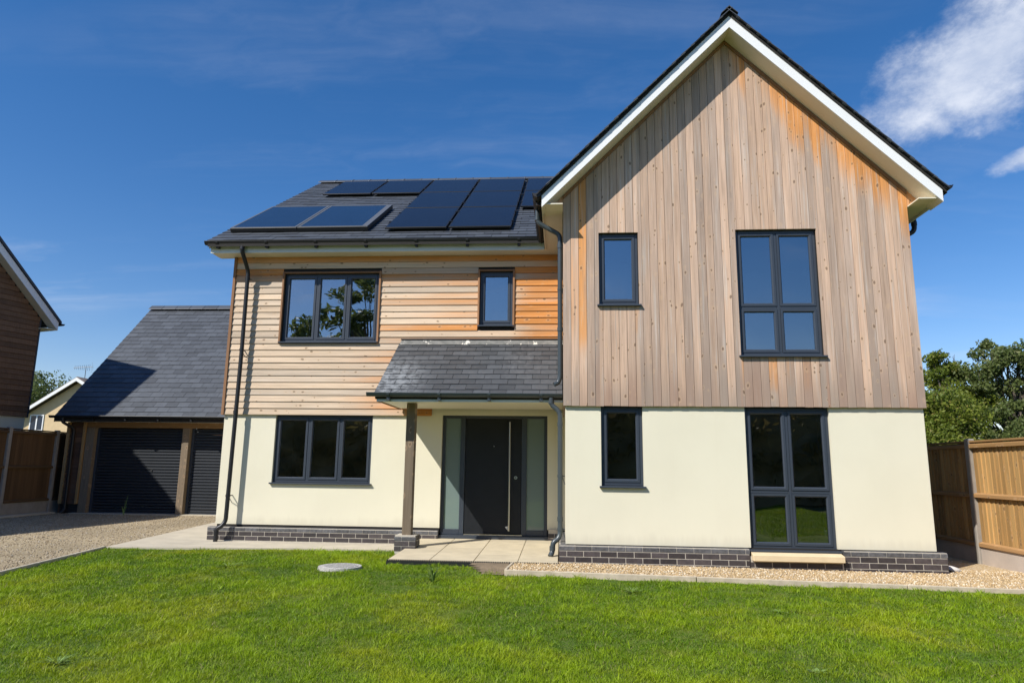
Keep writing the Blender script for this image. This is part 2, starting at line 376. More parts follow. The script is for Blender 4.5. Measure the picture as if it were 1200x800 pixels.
# lawn: a grid from behind the viewer to the paths
mb = MB(); gx = np.linspace(-7.3, 9.0, 66); gy = np.concatenate([np.linspace(-24, -9, 16), np.linspace(-8.8, 1.45, 60)])
for y in gy:
    for x in gx: mb.V.append((x, y, float(lawn_z(x, y))))
nx = len(gx)
for j in range(len(gy) - 1):
    for i in range(nx - 1): mb.F.append((j * nx + i, j * nx + i + 1, (j + 1) * nx + i + 1, (j + 1) * nx + i))
lawn = mb.build('lawn', M['thatch'], kind='structure', smooth=3.1, recalc=False)

# gravel and stone chippings
def gravel_mat(name, a, bcol, c, scale):
    m, t, b = new_mat(name); p = t.pos()
    v = t.node('ShaderNodeTexVoronoi'); t.link(p, v.inputs['Vector']); v.inputs['Scale'].default_value = scale
    sep = t.node('ShaderNodeSeparateColor'); t.link(v.outputs['Color'], sep.inputs[0]); rr = X(t.nt, sep.outputs[0]); r2_ = X(t.nt, sep.outputs[1])
    cc = t.mix(rr, a, bcol); cc = t.mix(r2_.ss(0.75, 0.95), cc, c); d = X(t.nt, v.outputs['Distance'])
    big = t.noise(p, 0.9, 4); cc = t.mix(1.0, cc, t.grey(big.ss(0.3, 0.7, 0.82, 1.12)), 'MULTIPLY')
    t.link(cc, b.inputs['Base Color']); b.inputs['Roughness'].default_value = 0.9
    t.link(t.bump(d * -1.0, 0.9, 0.02), b.inputs['Normal']); return m
M['drive_gravel'] = gravel_mat('drive_hardcore', (0.32, 0.25, 0.145), (0.43, 0.345, 0.215), (0.52, 0.45, 0.33), 60)
M['strip_gravel'] = gravel_mat('golden_pea_gravel', (0.42, 0.29, 0.14), (0.55, 0.42, 0.24), (0.66, 0.58, 0.46), 55)
def stone_mat(name, a, bcol, c):
    m, t, b = new_mat(name); r = t.rnd(); cc = t.mix(r, a, bcol); cc = t.mix((r * 5.3)._m('FRACT', 0).ss(0.7, 0.95), cc, c)
    t.link(cc, b.inputs['Base Color']); b.inputs['Roughness'].default_value = 0.75; return m
M['chip_gold'] = stone_mat('golden_chippings', (0.40, 0.27, 0.125), (0.58, 0.44, 0.25), (0.72, 0.64, 0.5))
M['chip_drive'] = stone_mat('drive_stones', (0.24, 0.185, 0.115), (0.36, 0.29, 0.195), (0.5, 0.45, 0.37))

drive_poly = [(-13.6, -8.5), (-5.9, -5.6), (-6.62, -1.95), (-7.10, 0.82), (-7.15, 0.98), (-7.74, 5.3), (-7.9, 7.72), (-13.6, 7.72)]
sheet('driveway', drive_poly, -0.285, M['drive_gravel'])
sheet('concrete_path', [(-7.09, 0.80), (-5.5, 1.0), (-4.2, 1.18), (-2.35, 1.20), (-2.35, 2.06), (-6.1, 2.06), (-6.1, 7.4), (-7.95, 7.4), (-7.73, 5.3), (-7.12, 0.98)], -0.272, M['concrete'], 0.06)
strip_poly = [(-0.74, -0.86), (6.3, -1.29), (6.3, 9.0), (4.9, 9.0), (4.9, 0.1), (-0.12, 0.1), (-0.12, -0.17), (-0.70, -0.17)]
def strip_z(x, y): return -0.240 - 0.006 * max(0, min(6, x)) - 0.05 * max(0, min(1, (y - 0.1) / 1.3)) * (1 if x > 4.8 else 0)
sheet('gravel_bed', strip_poly, strip_z, M['strip_gravel'])
sheet('soil_patch', [(-1.28 + 0.07 * math.sin(k * 9.1) + 0.25 * (k / 11), -0.22 - 0.06 * k) for k in range(12)] + [(-0.77, -0.9), (-0.75, -0.18)], lambda x, y: -0.243 + (y + 0.2) * 0.065, M['soil'])

def in_poly(P, x, y):
    inside = np.zeros(len(x), bool); n = len(P)
    for i in range(n):
        x1, y1 = P[i]; x2, y2 = P[(i + 1) % n]
        c = ((y1 > y) != (y2 > y)); xi = (x2 - x1) * (y - y1) / (y2 - y1 + 1e-12) + x1
        inside ^= c & (x < xi)
    return inside
def np_mesh(name, V, F, mat, attr=None, **k):
    me = bpy.data.meshes.new(name); me.vertices.add(len(V)); me.vertices.foreach_set('co', np.ascontiguousarray(V, np.float32).ravel())
    nf, s = F.shape; me.loops.add(nf * s); me.polygons.add(nf)
    me.loops.foreach_set('vertex_index', np.ascontiguousarray(F, np.int32).ravel()); me.polygons.foreach_set('loop_start', np.arange(nf, dtype=np.int32) * s)
    if attr:
        for an, av in attr.items():
            a = me.attributes.new(an, 'FLOAT', 'POINT'); a.data.foreach_set('value', np.ascontiguousarray(av, np.float32))
    me.update(); me.validate(); me.materials.append(mat)
    return put(bpy.data.objects.new(name, me), k.pop('parent', None), None, **k)
OCT = np.array([(1, 0, 0), (-1, 0, 0), (0, 1, 0), (0, -1, 0), (0, 0, 1), (0, 0, -1)], float); OCF = np.array([(0, 2, 4), (2, 1, 4), (1, 3, 4), (3, 0, 4), (2, 0, 5), (1, 2, 5), (3, 1, 5), (0, 3, 5)])
def stones(name, poly, zf, n, r0, r1, mat, box, label=None):
    x = rng.uniform(box[0], box[1], n * 3); y = rng.uniform(box[2], box[3], n * 3); k = in_poly(poly, x, y); x, y = x[k][:n], y[k][:n]; n = len(x)
    z = np.array([zf(a, c) for a, c in zip(x, y)]); r = rng.uniform(r0, r1, n)
    V = OCT[None] + rng.normal(0, 0.16, (n, 6, 3)); V = V / np.linalg.norm(V, axis=2, keepdims=True) ** 0.4
    V = V * r[:, None, None] * np.stack([rng.uniform(0.8, 1.35, n), rng.uniform(0.8, 1.2, n), rng.uniform(0.5, 0.8, n)], 1)[:, None]
    a = rng.uniform(0, 6.28, n); c, s = np.cos(a)[:, None], np.sin(a)[:, None]
    V = np.stack([V[..., 0] * c - V[..., 1] * s, V[..., 0] * s + V[..., 1] * c, V[..., 2]], 2) + np.stack([x, y, z + r * 0.25], 1)[:, None]
    F = (OCF[None] + (np.arange(n) * 6)[:, None, None]).reshape(-1, 3)
    return np_mesh(name, V.reshape(-1, 3), F, mat, kind='stuff', label=label, cat='gravel')
stones('pea_gravel', strip_poly, strip_z, 15000, 0.007, 0.016, M['chip_gold'], (-0.75, 6.3, -1.3, 2.6), 'loose golden pea gravel along the foot of the gable')
stones('drive_stones', drive_poly, lambda x, y: -0.285, 14000, 0.005, 0.017, M['chip_drive'], (-13.4, -6.0, -3.5, 7.6), 'rough crushed stone spread over the driveway')
mb = MB()
for (cx, cy, cz, r) in ((5.13, 0.2, -0.245, 0.07),):
    bm = bmesh.new(); bmesh.ops.create_icosphere(bm, subdivisions=2, radius=1)
    mb.add([(cx + v.co.x * r * 1.5 + 0.01 * math.sin(v.co.z * 5), cy + v.co.y * r, cz + v.co.z * r * 0.62 + v.co.x * -0.02) for v in bm.verts], [tuple(v.index for v in f.verts) for f in bm.faces]); bm.free()
mb.build('pale_stone', M['white_pipe'], smooth=0.7, label='pale rounded stone on the gravel beside the right corner of the gable plinth', cat='stone')

# edging boards of the gravel bed, kerb of the drive
def plank(name, a, bb, w, h, ztop, mat, parent=None, **k):
    a, bb = Vector((*a, 0)), Vector((*bb, 0)); d = (bb - a).normalized(); n = Vector((-d.y, d.x, 0)) * w / 2
    za, zb = (ztop, ztop) if not isinstance(ztop, tuple) else ztop
    P = [a - n, bb - n, bb + n, a + n]; Z = [za, zb, zb, za]
    mb = MB(); mb.add([(q.x, q.y, zz) for q, zz in zip(P, Z)] + [(q.x, q.y, zz - h) for q, zz in zip(P, Z)], [(0, 1, 2, 3), (7, 6, 5, 4)] + [(i, i + 4, (i + 1) % 4 + 4, (i + 1) % 4) for i in range(4)])
    return mb.build(name, mat, parent, bevel=0.006, **k)
ed = thing('garden_edging', 'weathered timber edging board between lawn and golden gravel', 'edging', (-0.74, -0.88, -0.3))
xs = [-0.76, 1.55, 3.9, 6.3]
for x0, x1 in zip(xs, xs[1:]):
    f = lambda x: -0.88 - 0.43 * (x + 0.74) / 7.04
    plank('board', (x0 + 0.004, f(x0)), (x1 - 0.004, f(x1)), 0.036, 0.14, (-0.228 - 0.006 * max(x0, 0), -0.228 - 0.006 * x1), M['edging'], ed)
plank('end_board', (-0.745, -0.85), (-0.70, -0.20), 0.036, 0.14, -0.222, M['edging'], ed)
kb = thing('drive_kerb', 'pale concrete kerb edging between driveway and lawn', 'kerb', (-7.1, 0.8, -0.3))
ks = [(-7.10, 0.80), (-6.93, -0.1), (-6.77, -1.0), (-6.60, -1.95), (-6.42, -2.85), (-6.2, -3.75)]
for a, bb in zip(ks, ks[1:]): plank('kerb_stone', a, (a[0] + (bb[0] - a[0]) * 0.992, a[1] + (bb[1] - a[1]) * 0.992), 0.045, 0.15, -0.258, M['concrete'], kb)

# patio: slabs on a bed, falling to the front
patio = MB().box(-2.38, -0.1, -0.15, 2.1, -0.33, -0.262).build('patio', M['mortar'], kind='structure')
def patio_z(y): return -0.222 + (y + 0.17) * 0.026
sx = [-2.40, -1.83, -1.23, -0.64, -0.10]; sy = [-0.17, 0.43, 1.03, 1.63, 2.10]
for i in range(4):
    for j in range(4):
        x0, x1, y0, y1 = sx[i] + 0.004, sx[i + 1] - 0.004, sy[j] + 0.004, sy[j + 1] - 0.004
        e = random.uniform(-0.0015, 0.0015)
        MB().add([(x, y, patio_z(y) + e - dz_) for dz_ in (0, 0.038) for x, y in ((x0, y0), (x1, y0), (x1, y1), (x0, y1))], [(0, 1, 2, 3), (7, 6, 5, 4)] + [(k, k + 4, (k + 1) % 4 + 4, (k + 1) % 4) for k in range(4)]).build('paving_slab', M['paving'], patio, bevel=0.003)
dr = MB().box(-2.42, -0.08, -0.205, -0.176, -0.33, -0.243)
for i in range(78): dr.box(-2.41 + i * 0.03, -2.395 + i * 0.03, -0.207, -0.177, -0.243, -0.228)
dr.build('drain_channel', M['black_pvc'], label='black toothed drainage edging along the front of the porch paving', cat='drain')
# manhole
mh = thing('manhole_cover', 'round pale concrete manhole cover set in the lawn', 'manhole cover', (-2.92, -0.62, -0.3))
def disc(mb, cx, cy, z0, z1, r0, r1, n=40):
    mb.add([(cx + r * math.cos(a * 2 * math.pi / n), cy + r * math.sin(a * 2 * math.pi / n), z) for r, z in ((r0, z0), (r1, z1)) for a in range(n)], [(a, (a + 1) % n, (a + 1) % n + n, a + n) for a in range(n)] + [tuple(range(n, 2 * n))]); return mb
disc(MB(), -2.92, -0.62, -0.36, -0.268, 0.285, 0.275).build('rim', M['cover'], mh, recalc=True)
disc(MB(), -2.92, -0.62, -0.28, -0.263, 0.235, 0.23).build('lid', M['cover'], mh)
st_ = MB()
for i_ in range(-7, 8):
    for j_ in range(-7, 8):
        if i_ * i_ + j_ * j_ < 50: st_.box(-2.92 + i_ * 0.03 - 0.009, -2.92 + i_ * 0.03 + 0.009, -0.62 + j_ * 0.03 - 0.009, -0.62 + j_ * 0.03 + 0.009, -0.2625, -0.2575)
st_.build('tread', M['cover'], mh, kind='stuff')

# ================================================================= HOUSE
D = 2.048
house = thing('house', 'two-storey house with cream render, larch cladding and slate roof with solar panels', 'house', (0, 0, -0.3))
OPEN_G_LOW = [(0.496, 1.074, 0.757, 1.95), (2.47, 3.60, -0.05, 1.95)]
OPEN_G_UP = [(2.449, 3.582, 2.567, 4.428), (0.487, 1.0585, 3.3035, 4.405)]
OPEN_L_LOW = [(-5.059, -3.326, 0.686, 1.93), (-2.105, -0.295, -0.3, 1.885)]
OPEN_L_UP = [(-5.066, -3.319, 3.144, 4.423), (-1.497, -0.912, 3.435, 4.438)]
gw = MB(); gw = None
for a_, b_ in ((0, 3.0), (3.0, 4.8485)): holes_wall(MB(), a_, b_, 0.0, 1.90, 0.0, 0.26, OPEN_G_LOW).build('rendered_wall', M['render'], house)
holes_wall(MB(), -5.9945, -2.29, 0.0, 1.90, D, D + 0.26, OPEN_L_LOW).build('rendered_wall', M['render'], house); holes_wall(MB(), -2.29, 0.0, 0.0, 2.30, D, D + 0.26, OPEN_L_LOW).build('porch_wall', M['render'], house)
MB().box(0, 0.26, 0.262, D + 0.26, 0, 1.90).build('rendered_wall', M['render'], house)
MB().box(4.59, 4.8485, 0.262, 11.6, 0, 1.90).build('rendered_wall', M['render'], house)
MB().box(-5.9945, -5.74, D + 0.262, 11.6, 0, 1.90).build('rendered_wall', M['render'], house)
MB().box(-5.73, 4.58, 11.3, 11.6, -0.1, 4.8).build('rear_wall', M['render'], house)
MB().box(-5.98, 4.83, 0.04, 11.5, -0.5, -0.31).build('foundation', M['concrete'], house)
# base strips behind plinth under render
MB().box(0.02, 4.83, 0.012, 0.25, -0.3, -0.002).build('damp_course', M['membrane'], house)
MB().box(-5.97, -2.11, D + 0.012, D + 0.25, -0.3, -0.002).build('damp_course', M['membrane'], house)
MB().box(-0.29, 0.015, D + 0.012, D + 0.25, -0.3, -0.002).build('damp_course', M['membrane'], house)
# rooms behind the glass
for z0, z1 in ((-0.2, -0.1), (1.97, 2.2), (4.76, 4.82)):
    y0_ = 0.27 if z0 < 4 else 0.21
    MB().prism([(-5.73, D + 0.27, z0), (0.27, D + 0.27, z0), (0.27, y0_, z0), (4.58, y0_, z0), (4.58, 11.29, z0), (-5.73, 11.29, z0)], (0, 0, z1 - z0)).build('interior_floor', M['room_floor'], house)
rm = MB()
for z0, z1 in ((-0.1, 1.97), (2.2, 4.72)):
    rm.box(-5.73, -0.05, 4.6, 4.7, z0, z1); rm.box(0.05, 1.75, 2.5, 2.6, z0, z1); rm.box(1.85, 4.58, 3.2, 3.3, z0, z1); rm.box(-2.6, -2.5, D + 0.27, 4.59, z0, z1); rm.box(-0.05, 0.05, D + 0.27, 5.6, z0, z1); rm.box(1.75, 1.85, 0.28, 5.6, z0, z1)
rm.build('interior_wall', M['room'], house)

# upper walls with boards ------------------------------------------------
uw = MB(); holes_wall(uw, 0.0, 4.8485, 1.885, 4.95, -0.019, 0.2, OPEN_G_UP)
uw.prism([(0, -0.019, 4.952), (4.8485, -0.019, 4.952), (2.424, -0.019, 7.375)], (0, 0.219, 0))
upg = uw.build('upper_wall', M['membrane'], house)
CLX0, CLX1, APX, APZ = -0.03, 4.872, 2.42, 7.44
def clip_board(a, bb, holes, zlo, ztop):
    """z-intervals for the strip a..bb"""
    z1a, z1b = ztop(a), ztop(bb); iv = [(zlo, None)]
    for h in holes:
        if h[0] < (a + bb) / 2 < h[1]:
            new = []
            for lo, hi in iv:
                if hi is None: new += [(lo, h[2]), (h[3], None)]
                else: new.append((lo, hi))
            iv = new
    return iv, z1a, z1b
def vertical_boards(parent, x0, x1, pitch, holes, zlo, ztop, y0, y1, mat, swap=None, split=None):
    n = round((x1 - x0) / pitch); pw = (x1 - x0) / n; g = 0.0022
    for i in range(n):
        a, bb = x0 + i * pw + g, x0 + (i + 1) * pw - g
        cuts = sorted({a, bb} | {c for h in holes for c in (h[0], h[1]) if a + 0.004 < c < bb - 0.004} | ({split} if split and a < split < bb else set()))
        segs = [(c, d, *clip_board(c, d, holes, zlo, ztop)) for c, d in zip(cuts, cuts[1:])]
        whole_cut = all(len(s_[2]) > 1 for s_ in segs)
        groups = {}
        dy = random.uniform(-0.002, 0.002); dzb = random.uniform(-0.003, 0.003)
        for c, d, iv, za, zb in segs:
            for q, (lo, hi) in enumerate(iv):
                key = q if whole_cut else 0
                mb_ = groups.setdefault(key, MB()); l = lo + (dzb if lo == zlo else 0)
                A = [(c, y0 + dy, l), (d, y0 + dy, l), (d, y0 + dy, hi if hi is not None else zb), (c, y0 + dy, hi if hi is not None else za)]
                if swap: A = [(swap[0], p_[0], p_[2]) for p_ in A]; mb_.prism(A, (swap[1], 0, 0))
                else: mb_.prism(A, (0, y1 - y0, 0))
        single = len(segs) == 1
        for mb_ in groups.values(): mb_.build('cladding_board', mat, parent, bevel=0.0022 if single else 0.0)
vertical_boards(upg, CLX0, CLX1, 0.114, [(h[0] - 0.0, h[1], h[2], h[3]) for h in OPEN_G_UP], 1.872, lambda x: APZ - abs(x - APX), -0.05, -0.0215, M['gable_wood'], split=APX)
# side walls of the gable wing
sw1 = MB().box(0.0, 0.25, 0.202, D + 0.2, 1.885, 4.9).build('side_wall', M['membrane'], house)
vertical_boards(sw1, -0.02, 2.0, 0.112, [], 1.872, lambda y: 4.76, 0, 0, M['side_wood'], swap=(-0.028, 0.026))
sw2 = MB().box(4.6, 4.8485, 0.202, 11.6, 1.885, 4.9).build('side_wall', M['membrane'], house)
vertical_boards(sw2, -0.02, 11.6, 0.2, [], 1.872, lambda y: 4.76, 0, 0, M['side_wood'], swap=(4.851, 0.026))
MB().box(-6.03, -5.75, D + 0.21, 11.6, 1.885, 4.9).build('side_wall', M['side_wood'], house)
MB().prism([(-6.03, D, 4.905), (-6.03, 11.6, 4.905), (-6.03, 6.83, 7.95)], (0.15, 0, 0)).build('side_wall', M['side_wood'], house)

ul = MB(); holes_wall(ul, -6.0, -2.29, 1.885, 4.9, D - 0.019, D + 0.2, OPEN_L_UP); holes_wall(ul, -2.29, 0.0, 2.31, 4.9, D - 0.019, D + 0.2, OPEN_L_UP)
upl = ul.build('upper_wall', M['membrane'], house)
def level_boards(parent, x0f, x1f, z0, z1, pitch, holes, yb, depth, mat, xf=lambda p_: p_):
    n = round((z1 - z0) / pitch); ph = (z1 - z0) / n
    for i in range(n):
        a, bb = z0 + i * ph, z0 + (i + 1) * ph; zm = (a + bb) / 2
        spans = [(x0f(zm), x1f(zm))]
        for h in holes:
            if h[2] < zm + ph * 0.3 and h[3] > zm - ph * 0.3:
                spans = [q for s_ in spans for q in ((s_[0], min(s_[1], h[0])), (max(s_[0], h[1]), s_[1])) if q[1] - q[0] > 0.02]
        dy = random.uniform(-0.0015, 0.0015)
        for s0, s1 in spans:
            prof = [(yb, a + 0.002), (yb - depth + dy, a + 0.003), (yb - depth + dy - 0.001, a + 0.010), (yb - depth * 0.50 + dy, bb - 0.007), (yb - depth * 0.30 + dy, bb + 0.001), (yb, bb + 0.001)]
            mb_ = MB().prism([(s0, y, z) for y, z in prof], (s1 - s0, 0, 0))
            mb_.V = [xf(v) for v in mb_.V]
            mb_.build('cladding_board', mat, parent)
HL = [(h[0] - 0.035, h[1] + 0.035, h[2] - 0.02, h[3] + 0.03) for h in OPEN_L_UP] + [(-2.29, 0.1, 1.0, 2.02)]
level_boards(upl, lambda z: -5.985, lambda z: -0.035, 1.866, 4.745, 0.1152, HL, D - 0.021, 0.024, M['left_wood'])
MB().box(-6.036, -5.987, D - 0.062, D + 0.03, 1.862, 4.74).build('corner_board', M['trim_wood'], house, bevel=0.002)
# trims round the left upper windows
for h in OPEN_L_UP:
    for xa, xb in ((h[0] - 0.034, h[0] - 0.002), (h[1] + 0.002, h[1] + 0.034)): MB().box(xa, xb, D - 0.068, D + 0.03, h[2] - 0.01, h[3] + 0.03).build('window_trim', M['trim_wood'], house, bevel=0.002)
    MB().box(h[0] - 0.001, h[1] + 0.001, D - 0.062, D + 0.03, h[3] + 0.002, h[3] + 0.029).build('window_trim', M['trim_wood_x'], house, bevel=0.002)

# plinth -----------------------------------------------------------------
bm_ = MB().box(-0.1075, 0.1075, -0.05, 0.05, -0.0325, 0.0325).mesh('brick', bevel=0.003); bm_.materials.append(M['brick'])
bmh = MB().box(-0.051, 0.051, -0.05, 0.05, -0.0325, 0.0325).mesh('half_brick', bevel=0.003); bmh.materials.append(M['brick'])
cap_ = MB().prism([(-0.1095, -0.05, -0.0325), (-0.1095, -0.05, 0.018), (-0.1095, -0.028, 0.0325), (-0.1095, 0.05, 0.0325), (-0.1095, 0.05, -0.0325)], (0.219, 0, 0)).mesh('plinth_brick', bevel=0.002); cap_.materials.append(M['plinth_cap'])
def plinth(x0, x1, yf, zc, joint0, rows, skip=None, axis='x', mirror=1, z_cap=True):
    """brick face at yf; zc = centre of upper stretcher row; joint0 = x of one joint of that row"""
    pl_ = MB()
    if axis == 'x': pl_.box(x0 + 0.006, x1 - 0.006, yf + 0.005, yf + 0.11, zc - 0.3, zc + 0.105)
    else: pl_.box(yf + 0.005, yf + 0.11, x0 + 0.006, x1 - 0.006, zc - 0.3, zc + 0.105)
    root = pl_.build('plinth', M['mortar'], house)
    rr = [(zc + 0.075, cap_, joint0 + 0.1125)] * z_cap + [(zc - 0.075 * k, bm_, joint0 + 0.1125 * (k % 2)) for k in range(rows)]
    for z, me, j in rr:
        k0 = math.floor((x0 - j) / 0.225)
        for k in range(k0, k0 + int((x1 - x0) / 0.225) + 3):
            a, bb = max(j + k * 0.225 + 0.005, x0), min(j + (k + 1) * 0.225 - 0.005, x1)
            if bb - a < 0.03: continue
            if skip and any(s0 < (a + bb) / 2 < s1 for s0, s1 in skip): continue
            c, sc = (a + bb) / 2, (bb - a) / 0.215
            if axis == 'x': mw = Matrix.Translation((c, yf + 0.05, z)) @ Matrix.Scale(sc, 4, (1, 0, 0))
            else: mw = Matrix.Translation((yf + 0.05, c, z)) @ Matrix.Rotation(math.pi / 2 * mirror, 4, 'Z') @ Matrix.Scale(sc, 4, (1, 0, 0))
            piece('brick' if me is bm_ else 'plinth_brick', me, mw, root)
    return root
plinth(-0.09, 2.43, -0.08, -0.118, 0.2386, 3)
plinth(3.64, 4.94, -0.08, -0.118, 0.2386, 3)
plinth(2.435, 3.635, -0.08, -0.118 - 0.09, 0.2386, 2, z_cap=False)
plinth(-6.085, -2.115, D - 0.08, -0.148, -5.5306, 2)
plinth(0.02, 1.9, -0.09, -0.118, 0.1, 2, axis='y', mirror=-1)
plinth(-0.28, -0.10, D - 0.04, -0.09, -0.4, 2, z_cap=False)
# buff stone sill under the tall window
MB().prism([(2.455, -0.165, -0.155), (2.455, -0.165, -0.075), (2.455, -0.05, -0.052), (2.455, 0.05, -0.052), (2.455, 0.05, -0.155)], (1.165, 0, 0)).build('stone_sill', M['stone_sill'], house, bevel=0.006)

# windows ----------------------------------------------------------------
def window(x0, x1, z0, z1, yw, cols, rows, glass='glass', sill=True, sash=None, rec=0.045, sillz=0.0):
    """cols/rows: inner split positions as fractions; yw wall face; frame front recessed by rec"""
    w = put(bpy.data.objects.new('window', None), house, Matrix.Translation(((x0 + x1) / 2, yw, z0)))
    yf = yw + rec; fr = 0.045
    z0s = z0 + (0.028 if sill else 0.0)
    X0, X1, Z0, Z1 = x0 + 0.002, x1 - 0.002, z0s, z1 - 0.002
    fb = MB()
    fb.box(X0, X0 + fr, yf, yf + 0.07, Z0, Z1); fb.box(X1 - fr, X1, yf, yf + 0.07, Z0, Z1)
    fb.box(X0 + fr, X1 - fr, yf, yf + 0.07, Z0, Z0 + fr); fb.box(X0 + fr, X1 - fr, yf, yf + 0.07, Z1 - fr, Z1)
    xc = [X0 + fr] + [x0 + (x1 - x0) * c for c in cols] + [X1 - fr]; zc = [Z0 + fr] + [z0 + (z1 - z0) * c for c in rows] + [Z1 - fr]
    fb.build('frame', M['anthracite'], w, bevel=0.004)
    mu = MB()
    for c in xc[1:-1]: mu.box(c - 0.022, c + 0.022, yf + 0.001, yf + 0.069, Z0 + fr, Z1 - fr)
    if cols: mu.build('mullion', M['anthracite'], w, bevel=0.004)
    tr = MB()
    for c in zc[1:-1]:
        for a, bb in zip(xc, xc[1:]): tr.box(a + (0.023 if a != xc[0] else 0.0), bb - (0.023 if bb != xc[-1] else 0), yf + 0.002, yf + 0.068, c - 0.022, c + 0.022)
    if rows: tr.build('transom', M['anthracite'], w, bevel=0.004)
    for i in range(len(xc) - 1):
        for j in range(len(zc) - 1):
            a = xc[i] + (0.0225 if i else 0.0005); bb = xc[i + 1] - (0.0225 if i < len(xc) - 2 else 0.0005)
            c = zc[j] + (0.0225 if j else 0.0005); d = zc[j + 1] - (0.0225 if j < len(zc) - 2 else 0.0005)
            sw_ = 0.045; s_ = MB(); o_ = yf - 0.008
            P = [(a, c), (bb, c), (bb, d), (a, d)]; Q = [(a + sw_, c + sw_), (bb - sw_, c + sw_), (bb - sw_, d - sw_), (a + sw_, d - sw_)]
            for k in range(4):   # mitred sash rails with a glazing-bead slope
                k2 = (k + 1) % 4
                mid = lambda p_, q_, f_: (p_[0] + (q_[0] - p_[0]) * f_, p_[1] + (q_[1] - p_[1]) * f_)
                pk, pk2, mk, mk2 = P[k], P[k2], mid(P[k], Q[k], 0.66), mid(P[k2], Q[k2], 0.66)
                L = [(*pk, yf + 0.06), (*pk, o_), (*mk, o_), (*Q[k], o_ + 0.018), (*Q[k], yf + 0.06)]; R_ = [(*pk2, yf + 0.06), (*pk2, o_), (*mk2, o_), (*Q[k2], o_ + 0.018), (*Q[k2], yf + 0.06)]
                V = [(p_[0], p_[2], p_[1]) for p_ in L + R_]
                s_.add(V, [(0, 1, 2, 3, 4), (9, 8, 7, 6, 5)] + [(q, (q + 1) % 5, (q + 1) % 5 + 5, q + 5) for q in range(5)])
            s_.build('sash', M['anthracite'], w)
            MB().box(a + sw_ - 0.004, bb - sw_ + 0.004, yf + 0.022, yf + 0.030, c + sw_ - 0.004, d - sw_ + 0.004).build('pane', M[glass], w)
    if sill:
        e = 0.028
        MB().prism([(x0 - e, yw - 0.048, z0 - 0.004), (x0 - e, yw - 0.048, z0 + 0.020), (x0 - e, yf + 0.03, z0 + 0.027), (x0 - e, yf + 0.03, z0 - 0.004)], (x1 - x0 + 2 * e, 0, 0)).build('sill', M['anthracite'], w, bevel=0.003)
    return w
window(0.487, 1.0585, 3.3035, 4.405, -0.05, [], [], 'glass', rec=0.058)
window(2.449, 3.582, 2.567, 4.428, -0.05, [0.5], [0.385], 'glass', rec=0.058)
window(0.496, 1.074, 0.757, 1.872, 0.0, [], [], 'glass_low')
window(2.47, 3.60, -0.045, 1.872, 0.0, [0.5], [0.405], 'glass_low')
window(-5.059, -3.326, 0.686, 1.868, D, [0.345, 0.668], [], 'glass_low')
window(-5.066, -3.319, 3.144, 4.423, D - 0.04, [0.345, 0.668], [], 'glass', rec=0.05)
window(-1.497, -0.912, 3.435, 4.438, D - 0.04, [], [], 'glass', rec=0.05)

# front door -------------------------------------------------------------
door = put(bpy.data.objects.new('front_door', None), house, Matrix.Translation((-1.2, D, -0.16)))
yd = D + 0.055
fb = MB()
for a, bb in ((-2.103, -2.05), (-1.785, -1.705), (-0.735, -0.648), (-0.35, -0.297)): fb.box(a, bb, yd, yd + 0.08, -0.11, 1.883)
for a, bb in ((-2.05, -1.785), (-1.705, -0.735), (-0.648, -0.35)):
    fb.box(a, bb, yd + 0.001, yd + 0.079, 1.835, 1.883)
for a, bb in ((-2.05, -1.785), (-0.648, -0.35)): fb.box(a, bb, yd + 0.001, yd + 0.079, -0.11, -0.02)
fb.build('frame', M['anthracite'], door, bevel=0.004)
MB().box(-2.14, -0.27, yd - 0.085, yd + 0.08, -0.168, -0.112).build('threshold', M['anthracite'], door, bevel=0.006)
MB().box(-1.70, -0.715, yd - 0.03, yd + 0.03, -0.1115, -0.092).build('weather_bar', M['steel'], door, bevel=0.004)
MB().box(-1.700, -0.740, yd + 0.014, yd + 0.07, -0.088, 1.832).build('leaf', M['door_black'], door, bevel=0.003)
for a, bb in ((-2.049, -1.786), (-0.647, -0.351)): MB().box(a, bb, yd + 0.03, yd + 0.045, -0.019, 1.834).build('sidelight_pane', M['frosted'], door)
hd = MB().tube([(-0.935, yd - 0.06, -0.03), (-0.935, yd - 0.06, 1.775)], 0.0155, 14).build('pull_handle', M['steel'], door, smooth=0.8)
hb = MB()
for z in (0.12, 1.62): hb.tube([(-0.935, yd - 0.055, z), (-0.935, yd + 0.016, z)], 0.010, 10)
hb.build('handle_stay', M['steel'], door, smooth=0.8)
MB().prism([(-0.945, yd - 0.05, 0.05), (-1.005, yd + 0.005, 0.03), (-0.945, yd + 0.012, -0.035)], (0.006, 0, 0.004)).build('handle_bracket', M['white'], door)
MB().tube([(-0.832, yd + 0.005, 0.842), (-0.832, yd + 0.02, 0.842)], 0.028, 18).build('lock_escutcheon', M['steel'], door, smooth=0.8)
MB().tube([(-0.832, yd + 0.002, 0.842), (-0.832, yd + 0.006, 0.842)], 0.010, 10).build('lock_cylinder', M['door_black'], door, smooth=0.8)
MB().tube([(-1.209, yd + 0.007, 1.364), (-1.209, yd + 0.02, 1.364)], 0.008, 10).build('spy_hole', M['steel'], door, smooth=0.8)
MB().box(-2.10, -0.30, yd + 0.3, yd + 0.32, -0.1, 1.9).build('draught_lobby', M['membrane'], door)

